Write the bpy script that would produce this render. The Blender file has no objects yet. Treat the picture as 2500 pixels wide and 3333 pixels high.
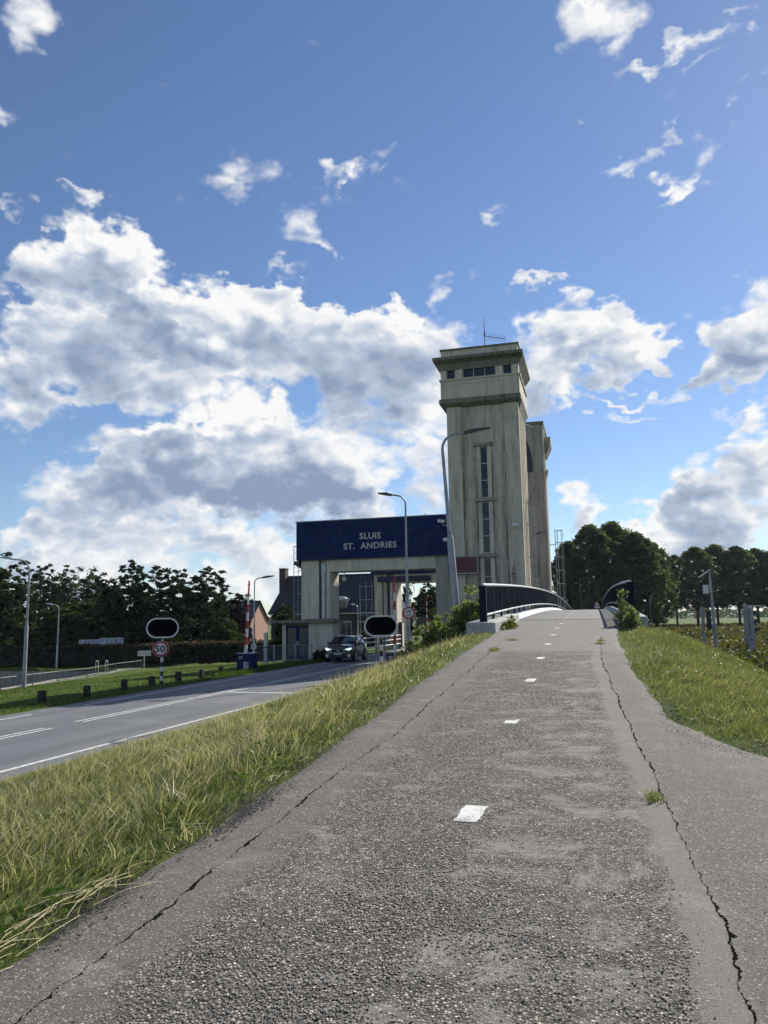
import bpy, bmesh, math, random
import numpy as np
from mathutils import Vector, Matrix
R = math.radians
random.seed(7)
rng = np.random.default_rng(11)
scene = bpy.context.scene
COL = scene.collection

# ------------------------------------------------------------------ camera, sky, sun, exposure
EYE = 2.55
def setup_camera(yaw=15.0, pitch=8.0, roll=0.95):
    y, p, r = R(yaw), R(pitch), R(roll)
    fw = Vector((-math.sin(y)*math.cos(p), math.cos(y)*math.cos(p), math.sin(p)))
    rt = Vector((math.cos(y), math.sin(y), 0.0))
    up = rt.cross(fw)
    rr = rt*math.cos(r) - up*math.sin(r)
    uu = up*math.cos(r) + rt*math.sin(r)
    cam = bpy.data.cameras.new('camera')
    cam.sensor_fit = 'VERTICAL'; cam.sensor_height = 36.0; cam.sensor_width = 27.0
    cam.lens = 2504/3333*36.0
    cam.clip_start = 0.05; cam.clip_end = 9000
    o = bpy.data.objects.new('camera', cam); COL.objects.link(o)
    m = Matrix((rr, uu, -fw)).transposed().to_4x4(); m.translation = (0, 0, EYE)
    o.matrix_world = m
    scene.camera = o
setup_camera()

SUN_AZ, SUN_EL = 23.0, 34.0            # degrees: azimuth from +Y towards +X
SUN_DIR = Vector((math.sin(R(SUN_AZ))*math.cos(R(SUN_EL)), math.cos(R(SUN_AZ))*math.cos(R(SUN_EL)), math.sin(R(SUN_EL))))
SUN_STRENGTH = 4.2
SKY_STRENGTH = 0.062
EXPOSURE = 0.75
CLOUDS = [(-36.18, 24.28, 4.52, 2.88, 1, 1.0), (-33.29, 23.17, 5.57, 3.1, -24, 1.0), (-34.8, 19.91, 8.04, 3.55, 1, 1.1), (-27.17, 20.83, 7.02, 3.37, -9, 1.1), (-18.71, 20.11, 7.49, 2.97, 1, 1.1), (-11.18, 20.16, 4.08, 2.82, 21, 1.0), (-14.47, 17.08, 6.43, 3.01, 1, 1.1), (-40.46, 15.91, 4.89, 2.74, 1, 1.0), (-33.09, 16.57, 8.37, 2.11, 1, 1.0), (-39.33, 23.6, 2.05, 1.84, 1, 0.8), (-15.11, 21.08, 3.76, 1.87, 1, 0.8), (-22.98, 21.98, 3.74, 2.16, -19, 0.8), (-29.7, 11.18, 8.72, 2.63, 1, 1.15), (-21.57, 11.68, 7.63, 3.5, 1, 1.2), (-34.75, 8.86, 5.94, 1.81, 1, 1.1), (-18.45, 9.11, 3.64, 1.92, 1, 1.0), (-24.34, 14.01, 3.65, 2.36, 1, 1.0), (-28.08, 13.57, 4.58, 1.71, 16, 0.9), (-32.13, 4.83, 10.36, 1.16, 1, 0.8), (-24.29, 6.04, 4.87, 1.42, 1, 0.8), (-35.88, 5.91, 3.89, 1.13, 1, 0.6), (-40.04, 6.59, 3.89, 1.16, 1, 0.8), (-11.42, 11.22, 2.83, 3.83, 1, 1.0), (-16.04, 7.18, 4.52, 1.21, 1, 0.7), (-19.52, 3.79, 6.87, 1.03, 1, 0.6), (-38.78, 4.11, 5.69, 0.79, 1, 0.6), (-30.27, 7.17, 8.72, 1.5, 1, 0.7), (-32.7, 2.37, 18.65, 1.67, 1, 1.0), (3.78, 1.93, 18.52, 1.81, 1, 1.0), (-0.77, 18.5, 5.18, 2.39, 9, 0.95), (-2.6, 15.86, 2.41, 1.74, 1, 0.85), (2.57, 18.64, 3.62, 1.62, 13, 0.7), (4.53, 18.88, 1.69, 1.44, 31, 0.6), (-1.3, 21.28, 1.58, 1.83, 61, 0.67), (0.84, 20.1, 3.11, 1.82, 1, 0.7), (2.72, 15.86, 4.54, 0.59, 9, 0.72), (3.62, 14.66, 2.62, 0.52, 1, 0.5), (12.5, 19.36, 4.07, 3.45, 36, 1.2), (10.62, 17.87, 3.78, 1.92, 31, 1.0), (8.47, 17.11, 4.03, 1.07, 11, 0.7), (10.93, 14.44, 3.93, 0.62, 1, 0.6), (11.72, 13.41, 2.12, 0.68, 1, 0.65), (9.31, 12.4, 2.16, 0.5, 1, 0.6), (11.73, 10.01, 3.28, 2.87, 21, 1.1), (6.89, 7.75, 2.0, 2.23, 1, 1.0), (2.75, 5.56, 4.39, 1.83, 1, 1.0), (-0.19, 7.36, 1.44, 1.55, 1, 0.85), (9.41, 5.83, 4.5, 2.19, 1, 1.1), (5.18, 4.79, 5.86, 1.5, 1, 0.9), (3.7, 38.58, 4.47, 2.24, 11, 0.9), (1.36, 40.06, 2.94, 1.27, 1, 0.6), (5.09, 34.92, 3.01, 0.81, 21, 0.72), (7.24, 32.92, 3.99, 0.7, 36, 0.53), (12.6, 33.01, 2.67, 0.62, 11, 0.49), (5.96, 29.46, 2.08, 0.72, 1, 0.57), (6.52, 28.31, 2.58, 0.45, 31, 0.57), (8.95, 30.55, 3.23, 1.47, 1, 0.37), (1.11, 32.34, 1.36, 0.85, 1, 0.47), (3.42, 31.02, 1.94, 0.67, 1, 0.45), (-1.8, 24.63, 2.48, 0.52, 1, 0.47), (0.82, 22.63, 1.5, 1.22, 1, 0.67), (-0.57, 24.96, 1.77, 0.51, 1, 0.39), (-2.25, 29.06, 0.94, 0.44, 1, 0.43), (-5.69, 27.9, 0.8, 0.77, 1, 0.39), (11.77, 38.04, 1.88, 0.76, 1, 0.6), (9.53, 36.53, 2.94, 0.83, 21, 0.41), (-25.91, 31.42, 4.74, 2.02, -19, 0.43), (-19.72, 31.14, 1.48, 2.21, 61, 0.43), (-21.01, 28.29, 2.19, 2.41, -49, 0.43), (-19.75, 26.8, 3.65, 0.65, 11, 0.43), (-21.92, 24.87, 1.63, 0.59, 1, 0.41), (-17.87, 31.61, 0.67, 0.76, 1, 0.43), (-20.08, 32.71, 1.48, 0.69, -29, 0.37), (-42.6, 37.61, 3.06, 2.02, 41, 0.57), (-42.74, 33.02, 2.0, 1.17, 41, 0.59), (-42.52, 27.2, 1.8, 0.64, 1, 0.45), (-37.98, 27.72, 1.7, 0.45, -19, 0.37), (-40.68, 20.44, 1.79, 0.79, 1, 0.49), (-40.79, 10.61, 2.69, 1.0, 1, 0.34), (-16.01, 32.19, 1.04, 1.13, 1, 0.33), (-21.56, 22.98, 4.67, 0.79, -9, 0.43)]
CLOUD_SHADE = [(-37.27, 18.73, 6.31, 3.46, 1, 0.75), (-32.27, 22.03, 5.18, 2.88, -19, 0.3), (-14.12, 16.74, 7.1, 2.85, 1, 0.9), (-28.68, 9.37, 12.26, 2.65, 1, 1.1), (-21.22, 10.66, 7.67, 3.77, 1, 0.75), (-19.5, 8.42, 6.26, 2.06, 1, 0.5), (-22.27, 15.06, 3.87, 2.04, 1, 0.3), (10.67, 7.31, 4.18, 2.17, 1, 0.8), (6.78, 5.99, 2.25, 2.24, 1, 0.5), (-0.14, 17.63, 4.14, 1.32, 1, 0.2), (11.39, 16.53, 3.52, 1.53, 1, 0.3), (-40.52, 17.13, 4.2, 1.85, 1, 0.3), (-32.8, 6.13, 7.27, 1.31, 1, 0.2), (-27.42, 14.76, 3.81, 0.87, 11, -0.8), (-32.03, 13.23, 3.04, 0.79, 26, -0.7), (-36.67, 10.87, 2.94, 0.77, 41, -0.6), (-24.35, 15.02, 2.1, 1.15, -9, -0.7), (-16.7, 9.78, 1.57, 1.72, 1, -0.6), (-34.05, 26.39, 5.55, 1.24, -24, -0.4), (2.57, 7.87, 3.65, 0.86, -9, -0.5), (7.29, 9.16, 1.94, 0.96, 1, -0.5)]

def nd(nt, typ, **kw):
    n = nt.nodes.new(typ)
    for k, v in kw.items(): setattr(n, k, v)
    return n
def mth(nt, op, a, b=None, c=None, clamp=False):
    n = nt.nodes.new('ShaderNodeMath'); n.operation = op; n.use_clamp = clamp
    for i, v in enumerate((a, b, c)):
        if v is None: continue
        if isinstance(v, (int, float)): n.inputs[i].default_value = v
        else: nt.links.new(v, n.inputs[i])
    return n.outputs[0]
def vmt(nt, op, a, b=None, scale=None):
    n = nt.nodes.new('ShaderNodeVectorMath'); n.operation = op
    for i, v in enumerate((a, b)):
        if v is None: continue
        if isinstance(v, (tuple, list, Vector)): n.inputs[i].default_value = tuple(v)
        else: nt.links.new(v, n.inputs[i])
    if scale is not None:
        if isinstance(scale, (int, float)): n.inputs['Scale'].default_value = scale
        else: nt.links.new(scale, n.inputs['Scale'])
    return n
def mixc(nt, fac, a, b, blend='MIX'):
    n = nt.nodes.new('ShaderNodeMix'); n.data_type = 'RGBA'; n.blend_type = blend; n.clamp_factor = True
    for s, v in ((n.inputs[0], fac), (n.inputs[6], a), (n.inputs[7], b)):
        if isinstance(v, (int, float)): s.default_value = v
        elif isinstance(v, (tuple, list)): s.default_value = tuple(v)[:3] + (1.0,)
        else: nt.links.new(v, s)
    return n.outputs[2]
def mrange(nt, v, a, b, c=0.0, d=1.0, smooth=False):
    n = nt.nodes.new('ShaderNodeMapRange'); n.clamp = True
    n.interpolation_type = 'SMOOTHSTEP' if smooth else 'LINEAR'
    nt.links.new(v, n.inputs[0])
    for i, q in enumerate((a, b, c, d)): n.inputs[i+1].default_value = q
    return n.outputs[0]
def noise(nt, vec, scale, detail=4.0, rough=0.55, dist=0.0, out=0):
    n = nt.nodes.new('ShaderNodeTexNoise')
    if vec is not None: nt.links.new(vec, n.inputs['Vector'])
    n.inputs['Scale'].default_value = scale; n.inputs['Detail'].default_value = detail
    n.inputs['Roughness'].default_value = rough; n.inputs['Distortion'].default_value = dist
    return n.outputs[out]

def setup_world():
    w = bpy.data.worlds.new('World'); scene.world = w; w.use_nodes = True
    nt = w.node_tree; nt.nodes.clear(); L = nt.links.new
    sky = nd(nt, 'ShaderNodeTexSky', sky_type='NISHITA', sun_disc=False)
    sky.sun_elevation = R(SUN_EL); sky.sun_rotation = R(SUN_AZ)
    sky.altitude = 0; sky.air_density = 1.0; sky.dust_density = 0.08; sky.ozone_density = 3.0
    tc = nd(nt, 'ShaderNodeTexCoord')
    d = tc.outputs['Generated']
    sep = nd(nt, 'ShaderNodeSeparateXYZ'); L(d, sep.inputs[0])
    az = mth(nt, 'MULTIPLY', mth(nt, 'ARCTAN2', sep.outputs[0], sep.outputs[1]), 180/math.pi)
    el = mth(nt, 'MULTIPLY', mth(nt, 'ARCSINE', sep.outputs[2]), 180/math.pi)
    cmb = nd(nt, 'ShaderNodeCombineXYZ'); L(az, cmb.inputs[0]); L(el, cmb.inputs[1])
    # billow warp
    st = vmt(nt, 'MULTIPLY', d, (1.0, 1.0, 1.5)).outputs[0]
    w1 = noise(nt, st, 7.0, 3.0, 0.55, 0.0, 1)
    w2 = noise(nt, st, 26.0, 3.5, 0.62, 0.0, 1)
    a1 = vmt(nt, 'SCALE', vmt(nt, 'SUBTRACT', w1, (.5, .5, .5)).outputs[0], scale=9.0).outputs[0]
    a2 = vmt(nt, 'SCALE', vmt(nt, 'SUBTRACT', w2, (.5, .5, .5)).outputs[0], scale=4.6).outputs[0]
    p = vmt(nt, 'ADD', vmt(nt, 'ADD', cmb.outputs[0], a1).outputs[0], a2).outputs[0]
    p = vmt(nt, 'MULTIPLY', p, (1, 1, 0)).outputs[0]
    # one puff of cloud: adds its density and its sunward tilt to running sums
    gt = bpy.data.node_groups.new('cloud_puff', 'ShaderNodeTree')
    for nm, tp in (('P', 'Vector'), ('Location', 'Vector'), ('Rotation', 'Vector'), ('Scale', 'Vector'), ('Sun', 'Vector'), ('Amp', 'Float'), ('F', 'Float'), ('S', 'Float')):
        gt.interface.new_socket(nm, in_out='INPUT', socket_type='NodeSocket'+tp)
    for nm in ('F', 'S'): gt.interface.new_socket(nm, in_out='OUTPUT', socket_type='NodeSocketFloat')
    gi = nd(gt, 'NodeGroupInput'); go = nd(gt, 'NodeGroupOutput')
    gm = nd(gt, 'ShaderNodeMapping', vector_type='TEXTURE')
    for k, nm in enumerate(('Vector', 'Location', 'Rotation', 'Scale')): gt.links.new(gi.outputs[k], gm.inputs[nm])
    gg = nd(gt, 'ShaderNodeTexGradient', gradient_type='SPHERICAL'); gt.links.new(gm.outputs[0], gg.inputs[0])
    gw = mth(gt, 'MULTIPLY', gg.outputs[1], gi.outputs[5])
    gt.links.new(mth(gt, 'ADD', gw, gi.outputs[6]), go.inputs[0])
    gt.links.new(mth(gt, 'MULTIPLY_ADD', vmt(gt, 'DOT_PRODUCT', gm.outputs[0], gi.outputs[4]).outputs[1], gw, gi.outputs[7]), go.inputs[1])
    def blobs(lst, grow):
        f = sh = None
        for (x, y, rx, ry, t, amp) in lst:
            n = nd(nt, 'ShaderNodeGroup'); n.node_tree = gt; I = n.inputs; tt = R(t)
            I[1].default_value = (x, y, 0); I[2].default_value = (0, 0, tt); I[3].default_value = (rx*grow, ry*grow, 1)
            I[4].default_value = (math.cos(tt)*.5+math.sin(tt)*.87, -math.sin(tt)*.5+math.cos(tt)*.87, 0); I[5].default_value = amp
            L(p, I[0])
            if f is not None: L(f, I[6]); L(sh, I[7])
            f, sh = n.outputs
        return f, sh
    gen = noise(nt, st, 3.2, 3.0, 0.55, 0.3)
    n1 = noise(nt, st, 15.0, 6.0, 0.58, 0.2)
    off = vmt(nt, 'ADD', st, (0.014, 0.0, 0.018)).outputs[0]
    def lobes(vec):
        q = vmt(nt, 'ADD', vec, vmt(nt, 'SCALE', w1, scale=0.10).outputs[0]).outputs[0]
        v = nd(nt, 'ShaderNodeTexVoronoi', feature='F1'); L(q, v.inputs['Vector']); v.inputs['Scale'].default_value = 15.0
        v.inputs['Detail'].default_value = 1.6; v.inputs['Roughness'].default_value = 0.5; v.inputs['Lacunarity'].default_value = 2.6
        return v.outputs['Distance']
    b1 = lobes(st); b2 = lobes(off)
    relief = mth(nt, 'MULTIPLY_ADD', mth(nt, 'SUBTRACT', b2, b1), 0.70, mth(nt, 'MULTIPLY', mth(nt, 'SUBTRACT', n1, 0.5), 0.55))
    wob = mth(nt, 'MULTIPLY_ADD', mth(nt, 'SUBTRACT', 0.64, b1), 0.55, mth(nt, 'MULTIPLY', mth(nt, 'SUBTRACT', n1, 0.5), 0.60))
    skyc = vmt(nt, 'SCALE', sky.outputs[0], scale=SKY_STRENGTH).outputs[0]
    skyc = vmt(nt, 'MULTIPLY', skyc, (0.96, 1.0, 1.10)).outputs[0]
    # the same broken cumulus goes on outside the picture
    far = mrange(nt, mth(nt, 'ABSOLUTE', mth(nt, 'ADD', az, 15.0)), 30.0, 44.0, 0, 1, True)
    Fg = mth(nt, 'MULTIPLY', mth(nt, 'MULTIPLY', mrange(nt, gen, 0.50, 0.72), far), 1.3)
    Dg = mth(nt, 'MULTIPLY', mth(nt, 'MULTIPLY', mrange(nt, gen, 0.60, 0.8), far), 0.6)
    M = 7.5
    def pick(lst, box, grow):
        x0, x1, y0, y1 = box
        out = []
        for c in lst:
            e = max(c[2], c[3])*grow + M
            if abs(c[4]) < 10: ex, ey = c[2]*grow + M, c[3]*grow + M
            else: ex = ey = e
            if c[0]+ex > x0 and c[0]-ex < x1 and c[1]+ey > y0 and c[1]-ey < y1: out.append(c)
        return out
    def branch(box):
        F, D, S = Fg, Dg, None
        if box is not None:
            fb, S = blobs(pick(CLOUDS, box, 1.3), 1.3)
            F = mth(nt, 'ADD', Fg, fb)
            dl = pick(CLOUD_SHADE, box, 1.35)
            if dl: D = mth(nt, 'ADD', Dg, blobs(dl, 1.35)[0])
        fld = mth(nt, 'ADD', wob, F)
        alpha = mrange(nt, fld, 0.12, 0.60, 0, 1, True)
        core = mrange(nt, fld, 0.30, 1.25)
        lum = mth(nt, 'SUBTRACT', mth(nt, 'ADD', 0.98, relief), mth(nt, 'MULTIPLY', core, 0.40))
        if S is not None:
            lum = mth(nt, 'ADD', mrange(nt, S, -0.24, 0.22, -0.30, 0.20), lum)
        lum = mth(nt, 'SUBTRACT', lum, mth(nt, 'MULTIPLY', mth(nt, 'MULTIPLY', D, 0.44), mrange(nt, fld, 0.28, 0.8)))
        lum = mth(nt, 'MINIMUM', mth(nt, 'MAXIMUM', lum, 0.0), 1.0)
        ramp = nd(nt, 'ShaderNodeValToRGB'); L(lum, ramp.inputs[0])
        cr = ramp.color_ramp
        cr.elements[0].position = 0.0; cr.elements[0].color = (0.165, 0.21, 0.30, 1)
        cr.elements[1].position = 1.0; cr.elements[1].color = (0.57, 0.57, 0.57, 1)
        e = cr.elements.new(0.5); e.color = (0.30, 0.345, 0.42, 1)
        col = mixc(nt, alpha, skyc, ramp.outputs[0])
        bg = nd(nt, 'ShaderNodeBackground'); L(col, bg.inputs[0]); bg.inputs[1].default_value = 1.0
        return bg.outputs[0]
    def fork(v, thr, lo, hi):
        m = nd(nt, 'ShaderNodeMixShader'); L(mth(nt, 'GREATER_THAN', v, thr), m.inputs[0])
        L(lo, m.inputs[1]); L(hi, m.inputs[2]); return m.outputs[0]
    def column(x0, x1, cuts):
        ys = [-9.0] + cuts + [90.0]
        sh = branch((x0, x1, ys[0], ys[1]))
        for i in range(1, len(ys)-1):
            sh = fork(el, ys[i], sh, branch((x0, x1, ys[i], ys[i+1])))
        return sh
    left = column(-90, -2, [13.0, 27.0]); right = column(-2, 60, [16.0, 27.0])
    inside = fork(az, -2.0, left, right)
    bgo = fork(mth(nt, 'ABSOLUTE', mth(nt, 'ADD', az, 15.0)), 62.0, inside, branch(None))
    out = nd(nt, 'ShaderNodeOutputWorld'); L(bgo, out.inputs[0])
    w.cycles.sampling_method = 'MANUAL'; w.cycles.sample_map_resolution = 512
setup_world()

sl = bpy.data.lights.new('sun', 'SUN'); sl.energy = SUN_STRENGTH; sl.angle = R(0.53); sl.color = (1.0, 0.95, 0.86)
so = bpy.data.objects.new('sun', sl); COL.objects.link(so)
so.rotation_euler = SUN_DIR.to_track_quat('Z', 'Y').to_euler(); so.location = (20, 40, 60)
scene.view_settings.view_transform = 'Standard'; scene.view_settings.look = 'None'
scene.view_settings.exposure = EXPOSURE; scene.view_settings.gamma = 1.0
scene.view_settings.use_curve_mapping = False
scene.render.engine = 'CYCLES'
cy = scene.cycles
cy.use_denoising = True; cy.max_bounces = 6; cy.diffuse_bounces = 3; cy.glossy_bounces = 3
cy.transmission_bounces = 4; cy.transparent_max_bounces = 8; cy.caustics_reflective = False; cy.caustics_refractive = False
cy.use_adaptive_sampling = True; cy.adaptive_threshold = 0.015; cy.adaptive_min_samples = 14

# ------------------------------------------------------------------ helpers
class MB:
    """collects shapes; build() links them as one mesh object"""
    def __init__(s): s.v = []; s.f = []
    def add(s, vs, fs):
        b = len(s.v); s.v += [tuple(p) for p in vs]; s.f += [tuple(i+b for i in q) for q in fs]; return s
    def box(s, x0, x1, y0, y1, z0, z1):
        return s.add([(x0,y0,z0),(x1,y0,z0),(x1,y1,z0),(x0,y1,z0),(x0,y0,z1),(x1,y0,z1),(x1,y1,z1),(x0,y1,z1)],
                     [(0,3,2,1),(4,5,6,7),(0,1,5,4),(1,2,6,5),(2,3,7,6),(3,0,4,7)])
    def rbox(s, x0, x1, y0, y1, z0, z1, b=0.02):
        bm = bmesh.new(); bmesh.ops.create_cube(bm, size=1)
        bmesh.ops.transform(bm, matrix=Matrix.Translation(((x0+x1)/2,(y0+y1)/2,(z0+z1)/2)) @ Matrix.Diagonal((x1-x0,y1-y0,z1-z0,1)), verts=bm.verts)
        bmesh.ops.bevel(bm, geom=bm.edges[:], offset=b, segments=2, affect='EDGES', profile=0.7)
        return s.bm(bm)
    def bm(s, bm):
        bm.verts.ensure_lookup_table(); bm.verts.index_update()
        s.add([v.co[:] for v in bm.verts], [[v.index for v in f.verts] for f in bm.faces]); bm.free(); return s
    def frustum(s, a, za, b, zb):
        """a,b = (x0,x1,y0,y1) rectangles at za, zb"""
        return s.add([(a[0],a[2],za),(a[1],a[2],za),(a[1],a[3],za),(a[0],a[3],za),(b[0],b[2],zb),(b[1],b[2],zb),(b[1],b[3],zb),(b[0],b[3],zb)],
                     [(0,3,2,1),(4,5,6,7),(0,1,5,4),(1,2,6,5),(2,3,7,6),(3,0,4,7)])
    def tube(s, pts, r, n=8, cap=True):
        P = [Vector(p) for p in pts]
        rr = r if isinstance(r, (list, tuple)) else [r]*len(P)
        base = len(s.v); prev = None
        for i, p in enumerate(P):
            t = (P[min(i+1, len(P)-1)] - P[max(i-1, 0)]).normalized()
            if prev is None:
                a = Vector((0,0,1)) if abs(t.z) < .9 else Vector((1,0,0))
                u = t.cross(a).normalized()
            else:
                u = (prev - t*prev.dot(t)).normalized()
            prev = u; w = t.cross(u)
            for k in range(n):
                an = 2*math.pi*k/n
                q = p + (u*math.cos(an) + w*math.sin(an))*rr[i]
                s.v.append(q[:])
        for i in range(len(P)-1):
            for k in range(n):
                a = base+i*n+k; b = base+i*n+(k+1) % n
                s.f.append((a, b, b+n, a+n))
        if cap:
            s.f.append(tuple(base+k for k in range(n))[::-1]); s.f.append(tuple(base+(len(P)-1)*n+k for k in range(n)))
        return s
    def prism(s, poly, axis, a, b):
        """2-D outline extruded along an axis: 'x' poly=(y,z), 'y' poly=(x,z), 'z' poly=(x,y)"""
        n = len(poly)
        def P(p, t):
            return {'x': (t, p[0], p[1]), 'y': (p[0], t, p[1]), 'z': (p[0], p[1], t)}[axis]
        fs = [tuple(range(n)), tuple(range(2*n-1, n-1, -1))]
        fs += [(i, i+n, (i+1) % n+n, (i+1) % n) for i in range(n)]
        return s.add([P(p, a) for p in poly]+[P(p, b) for p in poly], fs)
    def ring(s, outer, inner, axis, a, b):
        """band between two outlines of equal length, with thickness"""
        n = len(outer)
        def P(p, t):
            return {'x': (t, p[0], p[1]), 'y': (p[0], t, p[1]), 'z': (p[0], p[1], t)}[axis]
        vs = [P(p, t) for t in (a, b) for L in (outer, inner) for p in L]
        fs = []
        for i in range(n):
            j = (i+1) % n
            fs += [(i, j, n+j, n+i), (2*n+i, 3*n+i, 3*n+j, 2*n+j), (i, 2*n+i, 2*n+j, j), (n+i, n+j, 3*n+j, 3*n+i)]
        return s.add(vs, fs)
    def build(s, name, mat, parent=None, smooth=False, loc=None):
        me = bpy.data.meshes.new(name); me.from_pydata(s.v, [], s.f); me.validate()
        bm = bmesh.new(); bm.from_mesh(me); bmesh.ops.recalc_face_normals(bm, faces=bm.faces); bm.to_mesh(me); bm.free()
        if mat: me.materials.append(mat)
        if smooth:
            me.polygons.foreach_set('use_smooth', [True]*len(me.polygons)); me.set_sharp_from_angle(angle=R(38))
        return place(me, name, parent, loc)
def place(me, name, parent=None, loc=None):
    o = bpy.data.objects.new(name, me); COL.objects.link(o)
    if parent is not None:
        o.parent = parent
        if parent.get('_w'): o.location = -Vector(parent['_w'])
    if loc is not None: o.location = Vector(o.location) + Vector(loc)
    return o
def tag(o, label, cat, group=None, kind=None):
    o['label'] = label
    if cat: o['category'] = cat
    if group: o['group'] = group
    if kind: o['kind'] = kind
    return o
def struct(o, label=None):
    o['kind'] = 'structure'
    if label: o['label'] = label
    return o
def thing(name, label, cat, loc=(0,0,0), rotz=0.0, group=None, world=False):
    o = bpy.data.objects.new(name, None); COL.objects.link(o); o.empty_display_size = 0.2
    o.location = loc; o.rotation_euler = (0, 0, rotz)
    tag(o, label, cat, group)
    if world: o['_w'] = tuple(loc)      # parts are written in world coordinates
    return o
def dup(o, loc=None, rotz=None, label=None, scale=None, parent=None):
    c = o.copy(); COL.objects.link(c)
    if parent is not None: c.parent = parent
    if loc is not None: c.location = loc
    if rotz is not None: c.rotation_euler = (0, 0, rotz)
    if scale is not None: c.scale = scale if isinstance(scale, tuple) else (scale,)*3
    if label: c['label'] = label
    for ch in [q for q in bpy.data.objects if q.parent == o]:
        dup(ch, parent=c)
    return c
def circle(cx, cy, r, n=32, a0=0.0):
    return [(cx+r*math.cos(a0+2*math.pi*i/n), cy+r*math.sin(a0+2*math.pi*i/n)) for i in range(n)]
def stadium(cx, cy, w, h, n=14):
    r = h/2; out = []
    for i in range(n+1):
        a = -math.pi/2 + math.pi*i/n; out.append((cx+w/2-r+r*math.cos(a), cy+r*math.sin(a)))
    for i in range(n+1):
        a = math.pi/2 + math.pi*i/n; out.append((cx-w/2+r+r*math.cos(a), cy+r*math.sin(a)))
    return out
def text_part(name, txt, height, mat, parent, loc, depth=0.01, spacing=1.0, xscale=1.0, bold=0.03):
    """upright lettering facing -Y, left end at loc"""
    cu = bpy.data.curves.new(name, 'FONT'); cu.body = txt; cu.size = height/0.7; cu.extrude = depth
    cu.space_character = spacing; cu.resolution_u = 3
    cu.offset = bold*height
    t = bpy.data.objects.new('tmp', cu); COL.objects.link(t)
    me = bpy.data.meshes.new_from_object(t); bpy.data.objects.remove(t)
    me.transform(Matrix.Rotation(R(90), 4, 'X') @ Matrix.Diagonal((xscale, 1, 1, 1)))
    bm = bmesh.new(); bm.from_mesh(me); bpy.data.meshes.remove(me)
    bmesh.ops.remove_doubles(bm, verts=bm.verts, dist=1e-5); bm.verts.ensure_lookup_table(); seen = set(); first = None
    for v in bm.verts:                                  # every letter becomes a part of its own
        if v in seen: continue
        isl = []; stack = [v]; seen.add(v)
        while stack:
            q = stack.pop(); isl.append(q)
            for e in q.link_edges:
                w = e.other_vert(q)
                if w not in seen: seen.add(w); stack.append(w)
        ix = {q: i for i, q in enumerate(isl)}
        fs = {f for q in isl for f in q.link_faces}
        m2 = bpy.data.meshes.new(name); m2.from_pydata([q.co[:] for q in isl], [], [[ix[q] for q in f.verts] for f in fs]); m2.materials.append(mat)
        o = place(m2, name, parent); o.location = Vector(o.location)+Vector(loc); first = first or o
    bm.free()
    return first
def quads_mesh(name, V, F, mats, tint=None, smooth=False):
    me = bpy.data.meshes.new(name)
    n, m, k = len(V), len(F), F.shape[1]
    me.vertices.add(n); me.vertices.foreach_set('co', np.ascontiguousarray(V, dtype=np.float32).ravel())
    me.loops.add(m*k); me.loops.foreach_set('vertex_index', np.ascontiguousarray(F, dtype=np.int32).ravel())
    me.polygons.add(m); me.polygons.foreach_set('loop_start', np.arange(0, m*k, k, dtype=np.int32))
    if smooth: me.polygons.foreach_set('use_smooth', np.ones(m, dtype=bool))
    if tint is not None:
        a = me.attributes.new('tint', 'FLOAT', 'POINT'); a.data.foreach_set('value', np.ascontiguousarray(tint, dtype=np.float32))
    me.update(calc_edges=True)
    for q in mats: me.materials.append(q)
    return me

# ------------------------------------------------------------------ materials
MATS = {}
def base_mat(name):
    m = bpy.data.materials.new(name); m.use_nodes = True
    nt = m.node_tree; b = nt.nodes['Principled BSDF']; MATS[name] = m
    return m, nt, b
def obj_co(nt):
    return nd(nt, 'ShaderNodeTexCoord').outputs['Object']
def plain(name, col, rough=0.6, metal=0.0, var=0.12, scale=6.0, bump=0.0, spec=0.4, coat=0.0):
    m, nt, b = base_mat(name)
    v = obj_co(nt)
    n = noise(nt, v, scale, 5.0, 0.6)
    c2 = tuple(max(0, q*(1-var*2)) for q in col)
    c = mixc(nt, mrange(nt, n, 0.35, 0.65), c2, tuple(q*(1+var*0.5) for q in col))
    nt.links.new(c, b.inputs['Base Color'])
    b.inputs['Roughness'].default_value = rough; b.inputs['Metallic'].default_value = metal
    b.inputs['Specular IOR Level'].default_value = spec; b.inputs['Coat Weight'].default_value = coat
    if bump:
        bp = nd(nt, 'ShaderNodeBump'); bp.inputs['Strength'].default_value = bump; bp.inputs['Distance'].default_value = 0.02
        nt.links.new(noise(nt, v, scale*6, 5.0, 0.6), bp.inputs['Height']); nt.links.new(bp.outputs[0], b.inputs['Normal'])
    return m
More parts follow.
